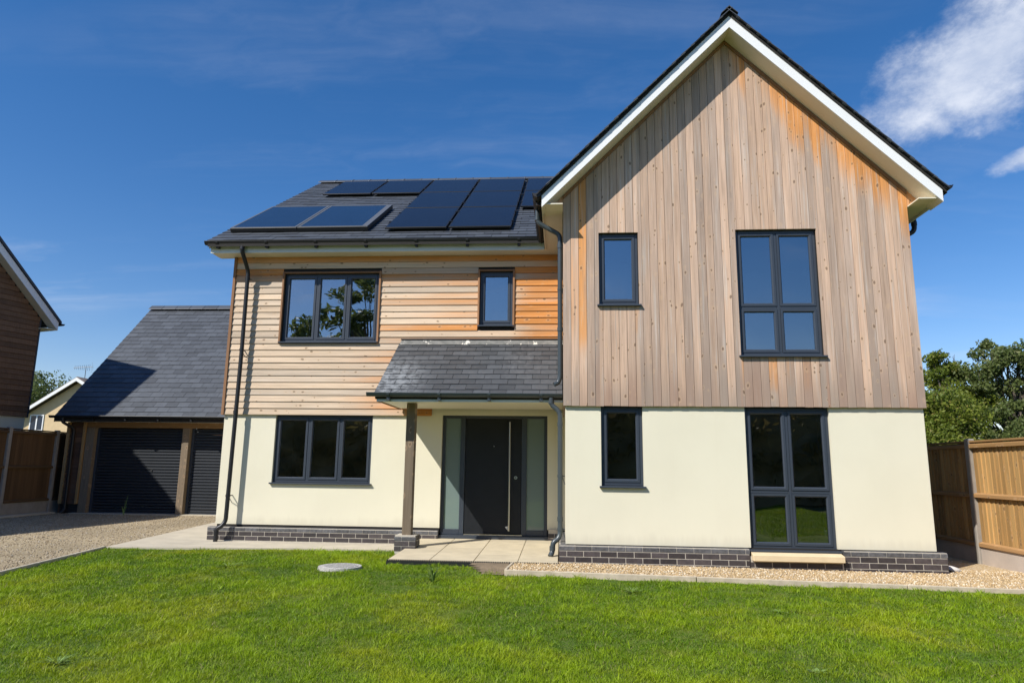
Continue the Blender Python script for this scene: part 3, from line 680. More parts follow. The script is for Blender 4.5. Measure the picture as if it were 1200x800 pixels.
# roofs ------------------------------------------------------------------
TAN = 0.641; RY, RZ = 6.83, 8.285
def main_z(y): return RZ - abs(y - RY) * TAN
deck = MB(); tk = 0.10
for poly in ([(-6.36, 1.60), (-0.36, 1.60), (2.42, 5.93), (2.42, RY), (-6.36, RY)], [(2.42, 5.93), (5.18, 1.62), (5.18, RY), (2.42, RY)], [(-6.36, RY), (5.18, RY), (5.18, 12.06), (-6.36, 12.06)]):
    deck.prism([(x, y, main_z(y) - 0.016) for x, y in poly], (0, 0, -tk))
roof = deck.build('roof', M['membrane'], house)
GZ = 7.70
def gab_z(x): return GZ - abs(x - 2.42)
dg = MB()
dg.prism([(-0.40, -0.40, gab_z(-0.40) - 0.016), (2.42, -0.40, GZ - 0.016), (2.42, 5.92, GZ - 0.016), (-0.40, 1.58, gab_z(-.4) - 0.016)], (0, 0, -0.07))
dg.prism([(5.24, -0.40, gab_z(5.24) - 0.016), (5.24, 1.58, gab_z(5.24) - 0.016), (2.42, 5.92, GZ - 0.016), (2.42, -0.40, GZ - 0.016)], (0, 0, -0.07))
roofg = dg.build('roof', M['membrane'], house)

def slate_mesh(w, l, mat, th=0.009):
    me = MB().box(-w / 2 + 0.003, w / 2 - 0.003, 0, l, -th, 0).mesh('slate', bevel=0.0); me.materials.append(mat); return me
def frame_m(o, u, v, n):
    return Matrix(((u.x, v.x, n.x, o.x), (u.y, v.y, n.y, o.y), (u.z, v.z, n.z, o.z), (0, 0, 0, 1)))
def slate_rows(parent, org, u, v, width_f, nrows, gauge, w, mat, part_test, limit=300, lift=0.0):
    """org = eaves start; u along eaves, v up the slope; width_f(row)->(u0,u1)"""
    u, v = Vector(u).normalized(), Vector(v).normalized(); n = u.cross(v).normalized()
    if n.z < 0: n = -n
    full = slate_mesh(w, gauge * 1.3, mat); tilt = 0.015 / (gauge * 1.3)
    v2 = (v - n * tilt).normalized(); n2 = (n + v * tilt).normalized()
    rest = MB(); cnt = 0
    for r in range(nrows):
        a0, a1 = width_f(r); off = (w / 2 if r % 2 else 0)
        k = a0 - off
        while k < a1:
            s0, s1 = max(k, a0), min(k + w, a1); k += w
            if s1 - s0 < 0.03: continue
            o = Vector(org) + u * ((s0 + s1) / 2) + v * (r * gauge + random.uniform(-0.003, 0.003)) + n * (0.010 + lift + random.uniform(0, 0.004))
            mw = frame_m(o, u, v2, n2) @ Matrix.Rotation(random.uniform(-0.006, 0.006), 4, 'Z') @ Matrix.Scale((s1 - s0) / w, 4, (1, 0, 0))
            if cnt < limit and part_test(o): piece('slate', full, mw, parent); cnt += 1
            else: rest.add([mw @ Vector(c) for c in [(x, y, z) for z in (-0.009, 0) for x, y in ((-w / 2 + .003, 0), (w / 2 - .003, 0), (w / 2 - .003, gauge * 1.3), (-w / 2 + .003, gauge * 1.3))]],
                          [(3, 2, 1, 0), (4, 5, 6, 7), (0, 1, 5, 4), (1, 2, 6, 5), (2, 3, 7, 6), (3, 0, 4, 7)])
    if rest.F: rest.build('slate_field', mat, parent, recalc=False, kind='stuff')
PANELS = []
for cx in (-3.265, -2.095):
    for k in range(3): PANELS.append((cx, cx + 1.15, 1.985 + 1.508 * k, 1.985 + 1.508 * k + 1.485))
for k in (1, 2): PANELS.append((-0.895, 0.255, 1.985 + 1.508 * k, 1.985 + 1.508 * k + 1.485))
for cx in (-5.60, -4.435): PANELS.append((cx, cx + 1.15, 5.0, 6.50))
COLL = [(-6.19, -4.925, 2.06, 3.75), (-4.915, -3.59, 2.06, 3.75)]
def covered(o): return any(a < o.x < b_ and c < o.y < d for a, b_, c, d in PANELS + COLL)
L = math.hypot(1, TAN)
slate_rows(roof, (-6.37, 1.585, main_z(1.585)), (1, 0, 0), (0, 1, TAN), lambda r: (0, min(11.5, 6.0 + max(0, (0.2 * r / L)) * TAN)), 31, 0.2, 0.3, M['slate'], lambda o: o.x < -0.3 and not covered(o), 175)
slate_rows(roofg, (-0.41, -0.45, gab_z(-0.41) - 0.012), (0, 1, 0), (1, 0, 1), lambda r: (0, 2.0 + 0.2 * r / 1.414 * 1.56), 20, 0.2, 0.3, M['slate'], lambda o: False)
slate_rows(roofg, (5.25, -0.45, gab_z(5.25) - 0.012), (0, 1, 0), (-1, 0, 1), lambda r: (0, 2.0 + 0.2 * r / 1.414 * 1.56), 20, 0.2, 0.3, M['slate'], lambda o: False)
ridge_me = MB().prism([(0, -0.17, -0.102), (0, -0.165, -0.085), (0, 0, 0.025), (0, 0.165, -0.085), (0, 0.17, -0.102), (0, 0, 0.005)], (0.44, 0, 0)).mesh('ridge_tile', bevel=0.003); ridge_me.materials.append(M['slate'])
rim_me = MB().prism([(0, -0.18, -0.105), (0, -0.175, -0.078), (0, 0, 0.034), (0, 0.175, -0.078), (0, 0.18, -0.105), (0, 0, 0.01)], (0.03, 0, 0)).mesh('ridge_joint'); rim_me.materials.append(M['slate'])
for k in range(21):
    x = -6.37 + 0.449 * k
    if x > 2.9: break
    piece('ridge_tile', ridge_me, Matrix.Translation((x, RY, RZ + 0.045)), roof); piece('ridge_joint', rim_me, Matrix.Translation((x + 0.43, RY, RZ + 0.045)), roof)
rg_me = MB().prism([(-0.125, 0, -0.115), (-0.118, 0, -0.098), (0, 0, 0.018), (0.118, 0, -0.098), (0.125, 0, -0.115), (0, 0, 0.0)], (0, 0.44, 0)).mesh('ridge_tile'); rg_me.materials.append(M['slate'])
for k in range(12): piece('ridge_tile', rg_me, Matrix.Translation((2.42, -0.455 + 0.449 * k, GZ + 0.036)), roofg)
# barge boards, verge soffit, eaves boxes
YB = -0.39
for sgn, xe in ((-1, -0.335), (1, 5.185)):
    def bz(x, d): return 7.655 - d - abs(x - 2.42)
    xm = 2.42
    MB().prism([(xe, YB, bz(xe, 0)), (xe, YB, bz(xe, 0.215)), (xm, YB, bz(xm, 0.215)), (xm, YB, bz(xm, 0))], (0, 0.024, 0)).build('barge_board', M['white'], roofg, bevel=0.0)
    MB().prism([(xe + sgn * 0.012, YB - 0.006, bz(xe, -0.005)), (xe + sgn * 0.012, YB - 0.006, bz(xe, 0.046)), (xm, YB - 0.006, bz(xm, 0.046)), (xm, YB - 0.006, bz(xm, -0.005))], (0, 0.0054, 0)).build('barge_strip', M['white'], roofg)
    MB().prism([(xe, YB + 0.0245, bz(xe, 0.20)), (xe, YB + 0.0245, bz(xe, 0.215)), (xm, YB + 0.0245, bz(xm, 0.215)), (xm, YB + 0.0245, bz(xm, 0.20))], (0, 0.32, 0)).build('verge_soffit', M['cream_soffit'], roofg)
    xw = CLX0 if sgn < 0 else CLX1
    MB().prism([(xw, -0.0735, 7.434 - abs(xw - 2.42)), (xw, -0.0735, 7.376 - abs(xw - 2.42)), (xm, -0.0735, 7.376), (xm, -0.0735, 7.434)], (0, 0.0205, 0)).build('verge_trim', M['trim_wood'], roofg)
    MB().prism([(xw, -0.048, 4.742), (xw, -0.048, 7.44 - abs(xw - 2.42)), (xw + sgn * 0.245, -0.048, 4.742)], (0, 0.02, 0)).build('eaves_infill', M['gable_wood'], roofg)
    x0, x1 = sorted((xe, xw - sgn * 0.003 * -1)); yend = 1.72 if sgn < 0 else 11.6
    MB().box(x0 + (0.018 if sgn < 0 else 0.002), x1 - (0.002 if sgn < 0 else 0.018), YB + 0.03, yend, 4.735, 4.752).build('eaves_soffit', M['cream_soffit'], roofg)
    xa, xb = (xe - 0.003, xe + 0.016) if sgn < 0 else (xe - 0.016, xe + 0.003)
    MB().box(xa, xb, YB + 0.0255, yend, 4.70, 4.885).build('fascia', M['cream_soffit'] if sgn < 0 else M['white'], roofg)
# verge undercloak: dark edge of slates over the barge
for sgn, xe in ((-1, -0.41), (1, 5.25)):
    MB().prism([(xe, -0.447, gab_z(xe) - 0.004), (xe, -0.447, gab_z(xe) - 0.024), (2.42, -0.447, GZ - 0.024), (2.42, -0.447, GZ - 0.004)], (0, 0.09, 0)).build('verge_undercloak', M['black_pvc'], roofg)
# left wing eaves
MB().box(-6.345, -0.352, 1.700, 1.722, 4.728, 4.915).build('fascia', M['fascia'], roof, bevel=0.002)
MB().box(-6.343, -0.0355, 1.7225, D - 0.022, 4.740, 4.756).build('eaves_soffit', M['cream_soffit'], roof)
MB().prism([(-6.36, 1.66, 4.80), (-6.36, 1.66, 4.94), (-6.36, RY, RZ - 0.03), (-6.36, 12.0, main_z(12) - 0.03), (-6.36, 12.0, main_z(12) - 0.18), (-6.36, RY, RZ - 0.2)], (0.022, 0, 0)).build('barge_board', M['fascia'], roof)
MB().box(-6.336, -6.04, 1.73, D + 0.03, 4.741, 4.757).build('soffit_return', M['cream_soffit'], roof)

def gutter(parent, a, bb, r, mat, out, brackets=(), name='gutter'):
    """half-round gutter from a to bb (top level), out = horizontal unit pointing away from the fascia"""
    a, bb, o = Vector(a), Vector(bb), Vector(out); d = (bb - a)
    prof = []
    for k in range(11):
        t_ = math.pi * k / 10; prof.append(a - o * math.cos(t_) * r - Vector((0, 0, math.sin(t_) * r)))
    for k in range(10, -1, -1):
        t_ = math.pi * k / 10; prof.append(a - o * math.cos(t_) * (r - 0.004) - Vector((0, 0, math.sin(t_) * (r - 0.004))))
    g_ = MB()
    n = len(prof); g_.add(prof + [p_ + d for p_ in prof], [(i, (i + 1) % n, (i + 1) % n + n, i + n) for i in range(n)])
    for e in (a, bb):
        g_.add([e - o * math.cos(math.pi * k / 10) * r - Vector((0, 0, math.sin(math.pi * k / 10) * r)) for k in range(11)], [tuple(range(11))])
    g_.tube([a + o * r, bb + o * r], 0.008, 6)
    root = g_.build(name, mat, parent, smooth=0.7, recalc=False)
    dn = d.normalized()
    for f in brackets:
        p_ = a + dn * f; m_ = MB()
        for rr0, rr1 in ((r + 0.001, r + 0.012),):
            V = [p_ + dn * w_ - o * math.cos(math.pi * k / 8) * rr - Vector((0, 0, math.sin(math.pi * k / 8) * rr)) for w_ in (-0.022, 0.022) for rr in (rr0, rr1) for k in range(9)]
            for k in range(8): m_.add([V[k], V[k + 1], V[k + 10], V[k + 9], V[k + 18], V[k + 19], V[k + 28], V[k + 27]], [(0, 1, 2, 3), (4, 5, 6, 7), (0, 1, 5, 4), (3, 2, 6, 7), (1, 2, 6, 5), (0, 3, 7, 4)])
        q = p_ - Vector((0, 0, r + 0.02)); m_.box(*sorted((q.x - o.x * r - abs(o.y) * .022, q.x + abs(o.y) * .022 + o.x * .02)), *sorted((q.y - o.y * r - abs(o.x) * .022, q.y + o.y * 0.02 + abs(o.x) * .022)), q.z - 0.035, q.z + 0.012)
        m_.build('gutter_bracket', mat, root)
    return root
gutter(house, (-6.42, 1.64, 4.915), (-0.47, 1.64, 4.905), 0.058, M['black_pvc'], (0, -1, 0), [0.23 + 0.9 * k for k in range(7)])
gutter(house, (-0.405, -0.42, 4.885), (-0.405, 1.62, 4.88), 0.058, M['black_pvc'], (-1, 0, 0), [0.2, 1.0])
gutter(house, (5.255, -0.42, 4.90), (5.255, 11.6, 4.88), 0.058, M['black_pvc'], (1, 0, 0), [0.2, 1.1, 2.0])

def downpipe(pts, r, mat, collars=(), brackets=(), wall=(0, 1, 0), reach=0.1):
    root = MB().tube(round_path(pts, 0.07), r, 14).build('downpipe', mat, house, smooth=0.8)
    for c, d in collars:
        c = Vector(c); d = Vector(d).normalized(); MB().tube([c - d * 0.03, c + d * 0.03], r + 0.006, 14).build('pipe_collar', mat, root, smooth=0.8)
    for c in brackets:
        c = Vector(c); w_ = Vector(wall); m_ = MB().tube([c - Vector((0, 0, .018)), c + Vector((0, 0, .018))], r + 0.005, 14); m_.tube([c + w_ * r, c + w_ * reach], 0.009, 6); m_.tube([c + w_ * r - Vector((0, 0, 0.02)), c + w_ * reach - Vector((0, 0, 0.12))], 0.006, 6)
        m_.build('pipe_bracket', mat, root, smooth=0.8)
    return root
PX = -5.735
downpipe([(PX, 1.64, 4.87), (PX, 1.64, 4.75), (PX + 0.03, 1.875, 4.44), (PX + 0.03, 1.885, 3.0), (PX, 1.885, 0.06), (PX - 0.05, 1.84, -0.03), (PX - 0.12, 1.83, -0.06), (PX - 0.125, 1.83, -0.30)], 0.036, M['black_pvc'],
         [((PX, 1.64, 4.80), (0, 0, 1)), ((PX + 0.03, 1.885, 4.30), (0, 0, 1)), ((PX + 0.015, 1.885, 1.9), (0, 0, 1)), ((PX - 0.125, 1.83, -0.12), (0, 0, 1))], [(PX + 0.003, 1.885, 0.48), (PX + 0.027, 1.885, 3.0)], (0, 1, 0), 0.16)
downpipe([(-0.415, 0.12, 4.83), (-0.415, 0.12, 4.64), (-0.075, 0.12, 4.44), (-0.075, 0.12, 2.30), (-0.10, 0.12, 2.22), (-0.16, 0.10, 2.19)], 0.035, M['grey_pvc'], [((-0.415, 0.12, 4.70), (0, 0, 1)), ((-0.075, 0.12, 4.26), (0, 0, 1)), ((-0.075, 0.12, 3.0), (0, 0, 1))], [(-0.075, 0.12, 3.6)], (1, 0, 0), 0.05)
downpipe([(-0.205, 0.40, 2.03), (-0.205, 0.40, 1.93), (-0.075, 0.38, 1.82), (-0.075, 0.38, 0.10), (-0.10, 0.36, 0.03), (-0.175, 0.34, -0.02), (-0.185, 0.34, -0.15), (-0.215, 0.30, -0.205)], 0.036, M['grey_pvc'],
         [((-0.205, 0.40, 1.97), (0, 0, 1)), ((-0.075, 0.38, 1.64), (0, 0, 1)), ((-0.075, 0.38, 0.3), (0, 0, 1)), ((-0.185, 0.34, -0.1), (0, 0, 1))], [(-0.075, 0.38, 0.9), (-0.075, 0.38, 0.16)], (1, 0, 0), 0.07)
downpipe([(5.25, 0.55, 4.85), (5.25, 0.55, 4.58), (4.93, 0.55, 4.42), (4.93, 0.55, -0.25)], 0.036, M['black_pvc'], [((5.25, 0.55, 4.7), (0, 0, 1))], [(4.93, 0.55, 2.5)], (-1, 0, 0), 0.06)

# solar panels -----------------------------------------------------------
NU = Vector((0, -TAN, 1)).normalized(); VU = Vector((0, 1, TAN)).normalized()
def on_roof(x, y, h): return Vector((x, y, main_z(y))) + NU * h
def roof_box(x0, x1, y0, y1, h0, h1):
    return MB().add([on_roof(x, y, h) for h in (h0, h1) for x, y in ((x0, y0), (x1, y0), (x1, y1), (x0, y1))], [(3, 2, 1, 0), (4, 5, 6, 7), (0, 1, 5, 4), (1, 2, 6, 5), (2, 3, 7, 6), (3, 0, 4, 7)])
for a, bb, c, d in PANELS:
    a += 0.012; bb -= 0.012; c += 0.008; d -= 0.008
    pn = roof_box(a, bb, c, d, 0.055, 0.088).build('solar_panel', M['black_pvc'], house, bevel=0.003)
    roof_box(a + 0.02, bb - 0.02, c + 0.017, d - 0.017, 0.0885, 0.0905).build('cell_glass', M['cell'], pn)
    cl_ = MB()
    for fx in (a, bb):
        for fy in (0.25, 0.75):
            yy = c + (d - c) * fy; q = roof_box(fx - 0.018, fx + 0.018, yy - 0.02, yy + 0.02, 0.05, 0.098); cl_.add(q.V, q.F)
    cl_.build('panel_clamp', M['black_pvc'], pn)
    rl = MB()
    for fy in (0.25, 0.75):
        yy = c + (d - c) * fy; q = roof_box(a - 0.01, bb + 0.01, yy - 0.015, yy + 0.015, 0.012, 0.0545); rl.add(q.V, q.F)
    rl.build('mounting_rail', M['black_pvc'], pn)
for i, (a, bb, c, d) in enumerate(COLL):
    pn = roof_box(a, bb, c, d, 0.02, 0.095).build('solar_collector', M['black_pvc'], house, bevel=0.004)
    fr_ = MB(); e = 0.045; e2 = 0.11 if i else e
    for q in ((a + 0.005, bb - 0.005, c + 0.005, c + e), (a + 0.005, bb - 0.005, d - e, d - 0.005), (a + 0.005, a + e, c + e, d - e), (bb - e2, bb - 0.005, c + e, d - e)):
        z = roof_box(*q, 0.0955, 0.101); fr_.add(z.V, z.F)
    fr_.build('collector_frame', M['alu'], pn)
    roof_box(a + e, bb - e2, c + e, d - e, 0.0955, 0.098).build('collector_glass', M['collector'], pn)

# porch canopy ------------------------------------------------------------
CT = (3.17 - 2.08) / (1.99 - 0.42); CY0 = 0.42
def can_z(y): return 2.08 + (y - CY0) * CT
CX0, CX1 = -2.86, -0.034
can = MB().prism([(CX0, CY0, can_z(CY0) - 0.02), (CX0, 1.985, can_z(1.985) - 0.02), (CX0, 1.985, can_z(1.985) - 0.1), (CX0, CY0 + 0.03, can_z(CY0 + 0.03) - 0.1)], (CX1 - CX0, 0, 0)).build('porch_roof', M['membrane'], house)
slate_rows(can, (CX0 - 0.02, CY0 - 0.03, can_z(CY0 - 0.03)), (1, 0, 0), (0, 1, CT), lambda r: (0, CX1 - CX0 + 0.012), 11, 0.17, 0.25, M['slate_canopy'], lambda o: True, 200)
MB().box(CX0 + 0.02, CX1, CY0 + 0.035, CY0 + 0.055, 1.965, 2.065).build('fascia', M['fascia'], can, bevel=0.002)
MB().box(CX0 + 0.04, CX1, CY0 + 0.056, 1.96, 1.985, 2.0).build('porch_ceiling', M['cream_soffit'], can)
MB().prism([(CX0 + 0.02, CY0 + 0.06, 1.97), (CX0 + 0.02, CY0 + 0.06, can_z(CY0 + .06) - 0.11), (CX0 + 0.02, 1.97, can_z(1.97) - 0.11), (CX0 + 0.02, 1.97, 1.97)], (0.018, 0, 0)).build('cheek_board', M['trim_wood'], can)
fz = can_z(1.99)
fl_ = MB().add([(CX0, 1.835, can_z(1.835) + 0.024), (CX1 - 0.002, 1.835, can_z(1.835) + 0.024), (CX1 - 0.002, 1.982, fz + 0.02), (CX0, 1.982, fz + 0.02), (CX0, 1.835, can_z(1.835) + 0.020), (CX1 - 0.002, 1.835, can_z(1.835) + 0.020), (CX1 - 0.002, 1.982, fz + 0.015), (CX0, 1.982, fz + 0.015)], [(0, 1, 2, 3), (7, 6, 5, 4), (0, 4, 5, 1), (1, 5, 6, 2), (2, 6, 7, 3), (3, 7, 4, 0)])
m, t, b = new_mat('lead_flashing_with_mortar_marks'); x, y, z = t.xyz()
nn = t.noise(t.comb(x * 7.0, y * 2.0, z * 2.0), 1.0, 4, 0.75)
cc = t.mix(t.noise(t.pos(), 8, 5).ss(0.3, 0.7), (0.13, 0.135, 0.125), (0.21, 0.21, 0.195)); cc = t.mix(nn.ss(0.545, 0.60) * t.noise(t.comb(x * 1.7, 0.0, 4.0), 1.0, 2).ss(0.42, 0.5), cc, (0.70, 0.67, 0.58))
t.link(cc, b.inputs['Base Color']); b.inputs['Roughness'].default_value = 0.6; M['flash'] = m
fl_.build('lead_flashing', M['flash'], can)
MB().box(CX0 - 0.01, CX1 - 0.002, 1.955, 1.992, fz + 0.022, fz + 0.040).build('flashing_bead', M['black_pvc'], can)
gutter(can, (-2.975, 0.40, 2.09), (-0.04, 0.40, 2.08), 0.055, M['grey_pvc'], (0, -1, 0), [0.33, 1.1, 1.85, 2.62])
pier = MB().box(-2.552, -2.243, 0.797, 1.105, -0.42, -0.01).build('porch_pier', M['mortar'], house)
for k, z in enumerate((-0.053, -0.128, -0.203)):
    off = 0.0 if k % 2 == 0 else 1
    for (a, bb) in (((-2.56, -2.345), (-2.335, -2.235)) if off else ((-2.56, -2.46), (-2.45, -2.235))):
        piece('brick' if z < -0.06 else 'pier_cap_brick', cap_ if z > -0.06 else bm_, Matrix.Translation(((a + bb) / 2, 0.84, z)) @ Matrix.Scale((bb - a) / (0.219 if z > -0.06 else 0.215), 4, (1, 0, 0)), pier)
    for xx, rot in ((-2.284, 1), (-2.511, -1)):
        for (a, bb) in (((0.895, 1.11),) if off else ((0.895, 0.995), (1.005, 1.11))):
            piece('brick', bm_, Matrix.Translation((xx, (a + bb) / 2, z - 0.0005)) @ Matrix.Rotation(math.pi / 2 * rot, 4, 'Z') @ Matrix.Scale((bb - a) / 0.215, 4, (1, 0, 0)) @ Matrix.Scale(0.96, 4, (0, 1, 0)), pier)
MB().box(-2.54, -2.255, 0.80, 1.09, -0.03, -0.016).build('pier_top', M['plinth_cap'], pier)
MB().box(-2.465, -2.325, 0.86, 1.0, -0.0155, 1.984).build('porch_post', M['oak'], house, bevel=0.006)
MB().box(-2.80, -0.04, 0.88, 0.98, 2.002, 2.1).build('porch_beam', M['oak_beam'], house)

# ================================================================= GARAGE
G = 7.5
gar = thing('garage', 'single-storey garage with steep slate roof, oak posts and dark roller doors', 'garage', (-10, G, -0.3))
GT = 1.02; GRY, GRZ = 10.75, 5.86
def gz(y): return GRZ - abs(y - GRY) * GT
gd = MB(); gd.prism([(-13.1, 7.13, gz(7.13) - 0.016), (-6.95, 7.13, gz(7.13) - 0.016), (-6.95, GRY, GRZ - 0.016), (-13.1, GRY, GRZ - 0.016)], (0, 0, -0.12)); gd.prism([(-13.1, GRY, GRZ - 0.016), (-6.95, GRY, GRZ - 0.016), (-6.95, 14.37, gz(14.37) - 0.016), (-13.1, 14.37, gz(14.37) - 0.016)], (0, 0, -0.12))
groof = gd.build('roof', M['membrane'], gar)
slate_rows(groof, (-13.12, 7.11, gz(7.11)), (1, 0, 0), (0, 1, GT), lambda r: (0, 6.17), 26, 0.2, 0.31, M['slate'], lambda o: o.x < -8.3 - (o.y - 7.1) * 0.55, 300)
for k in range(14): piece('ridge_tile', ridge_me, Matrix.Translation((-13.13 + 0.449 * k, GRY, GRZ + 0.055)) @ Matrix.Scale(1.25, 4, (0, 0, 1)), groof)
gutter(gar, (-13.2, 7.09, 2.175), (-6.95, 7.09, 2.165), 0.058, M['black_pvc'], (0, -1, 0), [0.3 + 0.87 * k for k in range(7)])
MB().box(-13.1, -6.95, 7.155, 7.18, 2.03, 2.145).build('fascia', M['fascia'], groof)
MB().box(-13.1, -6.95, 7.181, 7.53, 2.045, 2.06).build('eaves_soffit', M['fascia'], groof)
for xx in (-13.12, -6.97): MB().prism([(xx, 7.14, 2.02), (xx, 7.14, gz(7.14) - 0.03), (xx, GRY, GRZ - 0.03), (xx, 14.36, gz(14.36) - 0.03), (xx, 14.36, 2.02), (xx, GRY, GRZ - 0.26)], (0.022, 0, 0)).build('barge_board', M['membrane'], groof)
MB().box(-13.0, -12.95, 7.53, 14.0, -0.3, 2.04).build('side_wall', M['brown_clad'], gar); MB().box(-7.1, -7.05, 7.53, 14.0, -0.3, 2.04).build('side_wall', M['brown_clad'], gar); MB().box(-12.95, -7.1, 13.9, 14.0, -0.3, 2.04).build('rear_wall', M['brown_clad'], gar)
for xx in (-13.0, -7.1): MB().prism([(xx, 7.53, 2.045), (xx, 13.97, 2.045), (xx, GRY, GRZ - 0.2)], (0.05, 0, 0)).build('gable_wall', M['brown_clad'], gar)
MB().box(-12.94, -7.11, 7.54, 13.89, -0.36, -0.30).build('floor_slab', M['concrete'], gar)
gp = MB().box(-12.95, -12.46, G + 0.03, G + 0.1, -0.3, 2.04).build('front_panel', M['membrane'], gar)
level_boards(gp, lambda z: -12.90, lambda z: -12.545, -0.06, 2.03, 0.13, [], G + 0.028, 0.03, M['brown_clad'])
for a, bb in ((-12.985, -12.905), (-12.54, -12.47)): MB().box(a, bb, G - 0.03, G + 0.05, -0.05, 2.035).build('corner_board', M['oak_orange'], gar, bevel=0.003)
for a, bb in ((-12.455, -12.235), (-9.845, -9.66), (-7.3, -7.1)): MB().box(a, bb, G, G + 0.19, -0.285, 1.90).build('oak_post', M['oak'], gar, bevel=0.006)
MB().box(-12.455, -7.1, G + 0.003, G + 0.19, 1.903, 2.044).build('oak_beam', M['oak_beam'], gar, bevel=0.005)
slat_me = MB().prism([(0, 0, 0.003), (0, -0.016, 0.010), (0, -0.020, 0.03), (0, -0.016, 0.066), (0, 0, 0.073), (0, 0.006, 0.073), (0, 0.006, 0.003)], (1, 0, 0)).mesh('slat'); slat_me.materials.append(M['shutter'])
for a, bb in ((-12.23, -9.85), (-9.655, -7.31)):
    gdn = put(bpy.data.objects.new('roller_door', None), gar, Matrix.Translation(((a + bb) / 2, G + 0.17, -0.28)))
    rl = MB()
    for e in (a, bb - 0.06): rl.box(e, e + 0.06, G + 0.125, G + 0.175, -0.28, 1.90)
    rl.build('guide_rail', M['anthracite'], gdn)
    for k in range(28): piece('slat', slat_me, Matrix.Translation((a + 0.062, G + 0.165, -0.235 + 0.076 * k)) @ Matrix.Scale(bb - a - 0.124, 4, (1, 0, 0)), gdn)
    MB().box(a + 0.062, bb - 0.062, G + 0.14, G + 0.172, -0.282, -0.237).build('bottom_bar', M['anthracite'], gdn)
    MB().tube([(a + (bb - a) * 0.66, G + 0.128, 0.82), (a + (bb - a) * 0.66, G + 0.15, 0.82)], 0.02, 10).build('lock', M['steel'], gdn)
MB().box(-12.6, -7.1, G - 0.12, G + 0.24, -0.335, -0.268).build('threshold', M['concrete'], gar)
gpx = -12.87
pr = MB().tube(round_path([(gpx + 0.02, 7.09, 2.13), (gpx + 0.02, 7.09, 2.02), (gpx + 0.12, 7.42, 1.86), (gpx + 0.13, 7.42, -0.2), (gpx + 0.08, 7.36, -0.27)], 0.07), 0.036, 12).build('downpipe', M['black_pvc'], gar, smooth=0.8)

# ================================================================= NEIGHBOUR HOUSE (left, gable in shade)
ne = Vector((0.31, 0.951, 0)).normalized(); nn_ = Vector((ne.y, -ne.x, 0)); PC = Vector((-14.63, 8.0, 0))
def nb(u, d, z): q = PC - ne * u + nn_ * d; return (q.x, q.y, z)      # u along the gable from its far corner, d out of the wall
W2 = 3.95
neigh = thing('neighbour_house', 'dark brown boarded gable house in shade at the left edge, beyond the fence', 'house', nb(W2, -3, -0.5))
MB().add([nb(u, d, z) for d in (0, -9) for u, z in ((0, -0.5), (2 * W2, -0.5), (2 * W2, 2.2), (0, 2.2))], [(0, 1, 2, 3), (4, 5, 6, 7), (0, 1, 5, 4), (1, 2, 6, 5), (2, 3, 7, 6), (3, 0, 4, 7)]).build('rendered_wall', M['render'], neigh)
uwn = MB().add([nb(u, d, z) for d in (0.01, -9) for u, z in ((0, 2.203), (2 * W2, 2.203), (2 * W2, 4.95), (W2, 4.95 + W2 - .05), (0, 4.95))], [(0, 1, 2, 3, 4), (5, 6, 7, 8, 9)] + [(i, (i + 1) % 5, (i + 1) % 5 + 5, i + 5) for i in range(5)]).build('upper_wall', M['membrane'], neigh)
M['neigh_wood'] = wood('brown_weathered_boards', (0.165, 0.095, 0.055), (0.235, 0.135, 0.075), (0.3, 0.14, 0.06), 'z', knots=False)
level_boards(uwn, lambda z: max(-0.03, z - 4.98), lambda z: 2 * W2 + 0.03 - max(0, z - 4.98), 2.19, 8.75, 0.139, [], 0.0, 0.034, M['neigh_wood'], xf=lambda p_: nb(p_[0], 0.012 - p_[1], p_[2]))
P_ = MB()
for u0, u1 in ((-0.42, W2), (2 * W2 + 0.42, W2)):
    z0, z1 = 4.95 - 0.10, 4.95 + W2 + 0.32
    P_.add([nb(u0, 0.36, z0 - .03), nb(u1, 0.36, z1 - .03), nb(u1, -9.2, z1 - .03), nb(u0, -9.2, z0 - .03), nb(u0, 0.36, z0 + 0.05), nb(u1, 0.36, z1 + 0.05), nb(u1, -9.2, z1 + 0.05), nb(u0, -9.2, z0 + 0.05)], [(0, 1, 2, 3), (4, 5, 6, 7), (0, 1, 5, 4), (1, 2, 6, 5), (2, 3, 7, 6), (3, 0, 4, 7)])
nroof = P_.build('roof', M['slate'], neigh)
for u0, u1 in ((-0.36, W2), (2 * W2 + 0.36, W2)):
    z0, z1 = 4.95 - 0.08, 4.95 + W2 + 0.24
    for dd, zt, zb, nm, mt in ((0.32, 0.0, -0.23, 'barge_board', M['white']), (0.30, -0.21, -0.23, 'verge_soffit', M['cream_soffit'])):
        d1 = dd - (0.018 if nm == 'barge_board' else 0.28)
        MB().add([nb(u, d, z) for d in (dd, d1) for u, z in ((u0, z0 + zt), (u1, z1 + zt), (u1, z1 + zb), (u0, z0 + zb))], [(0, 1, 2, 3), (7, 6, 5, 4), (0, 1, 5, 4), (1, 2, 6, 5), (2, 3, 7, 6), (3, 0, 4, 7)]).build(nm, mt, nroof)
    s_ = -1 if u0 < 0 else 1
    MB().add([nb(u, d, 4.86) for u, d in ((u0, 0.3), (u0 - s_ * 0.31, 0.3), (u0 - s_ * 0.31, -9), (u0, -9))], [(0, 1, 2, 3)]).build('eaves_soffit', M['cream_soffit'], nroof, recalc=False) if False else None
gutter(neigh, nb(-0.46, 0.36, 4.84), nb(-0.46, -9, 4.84), 0.055, M['black_pvc'], tuple(ne))
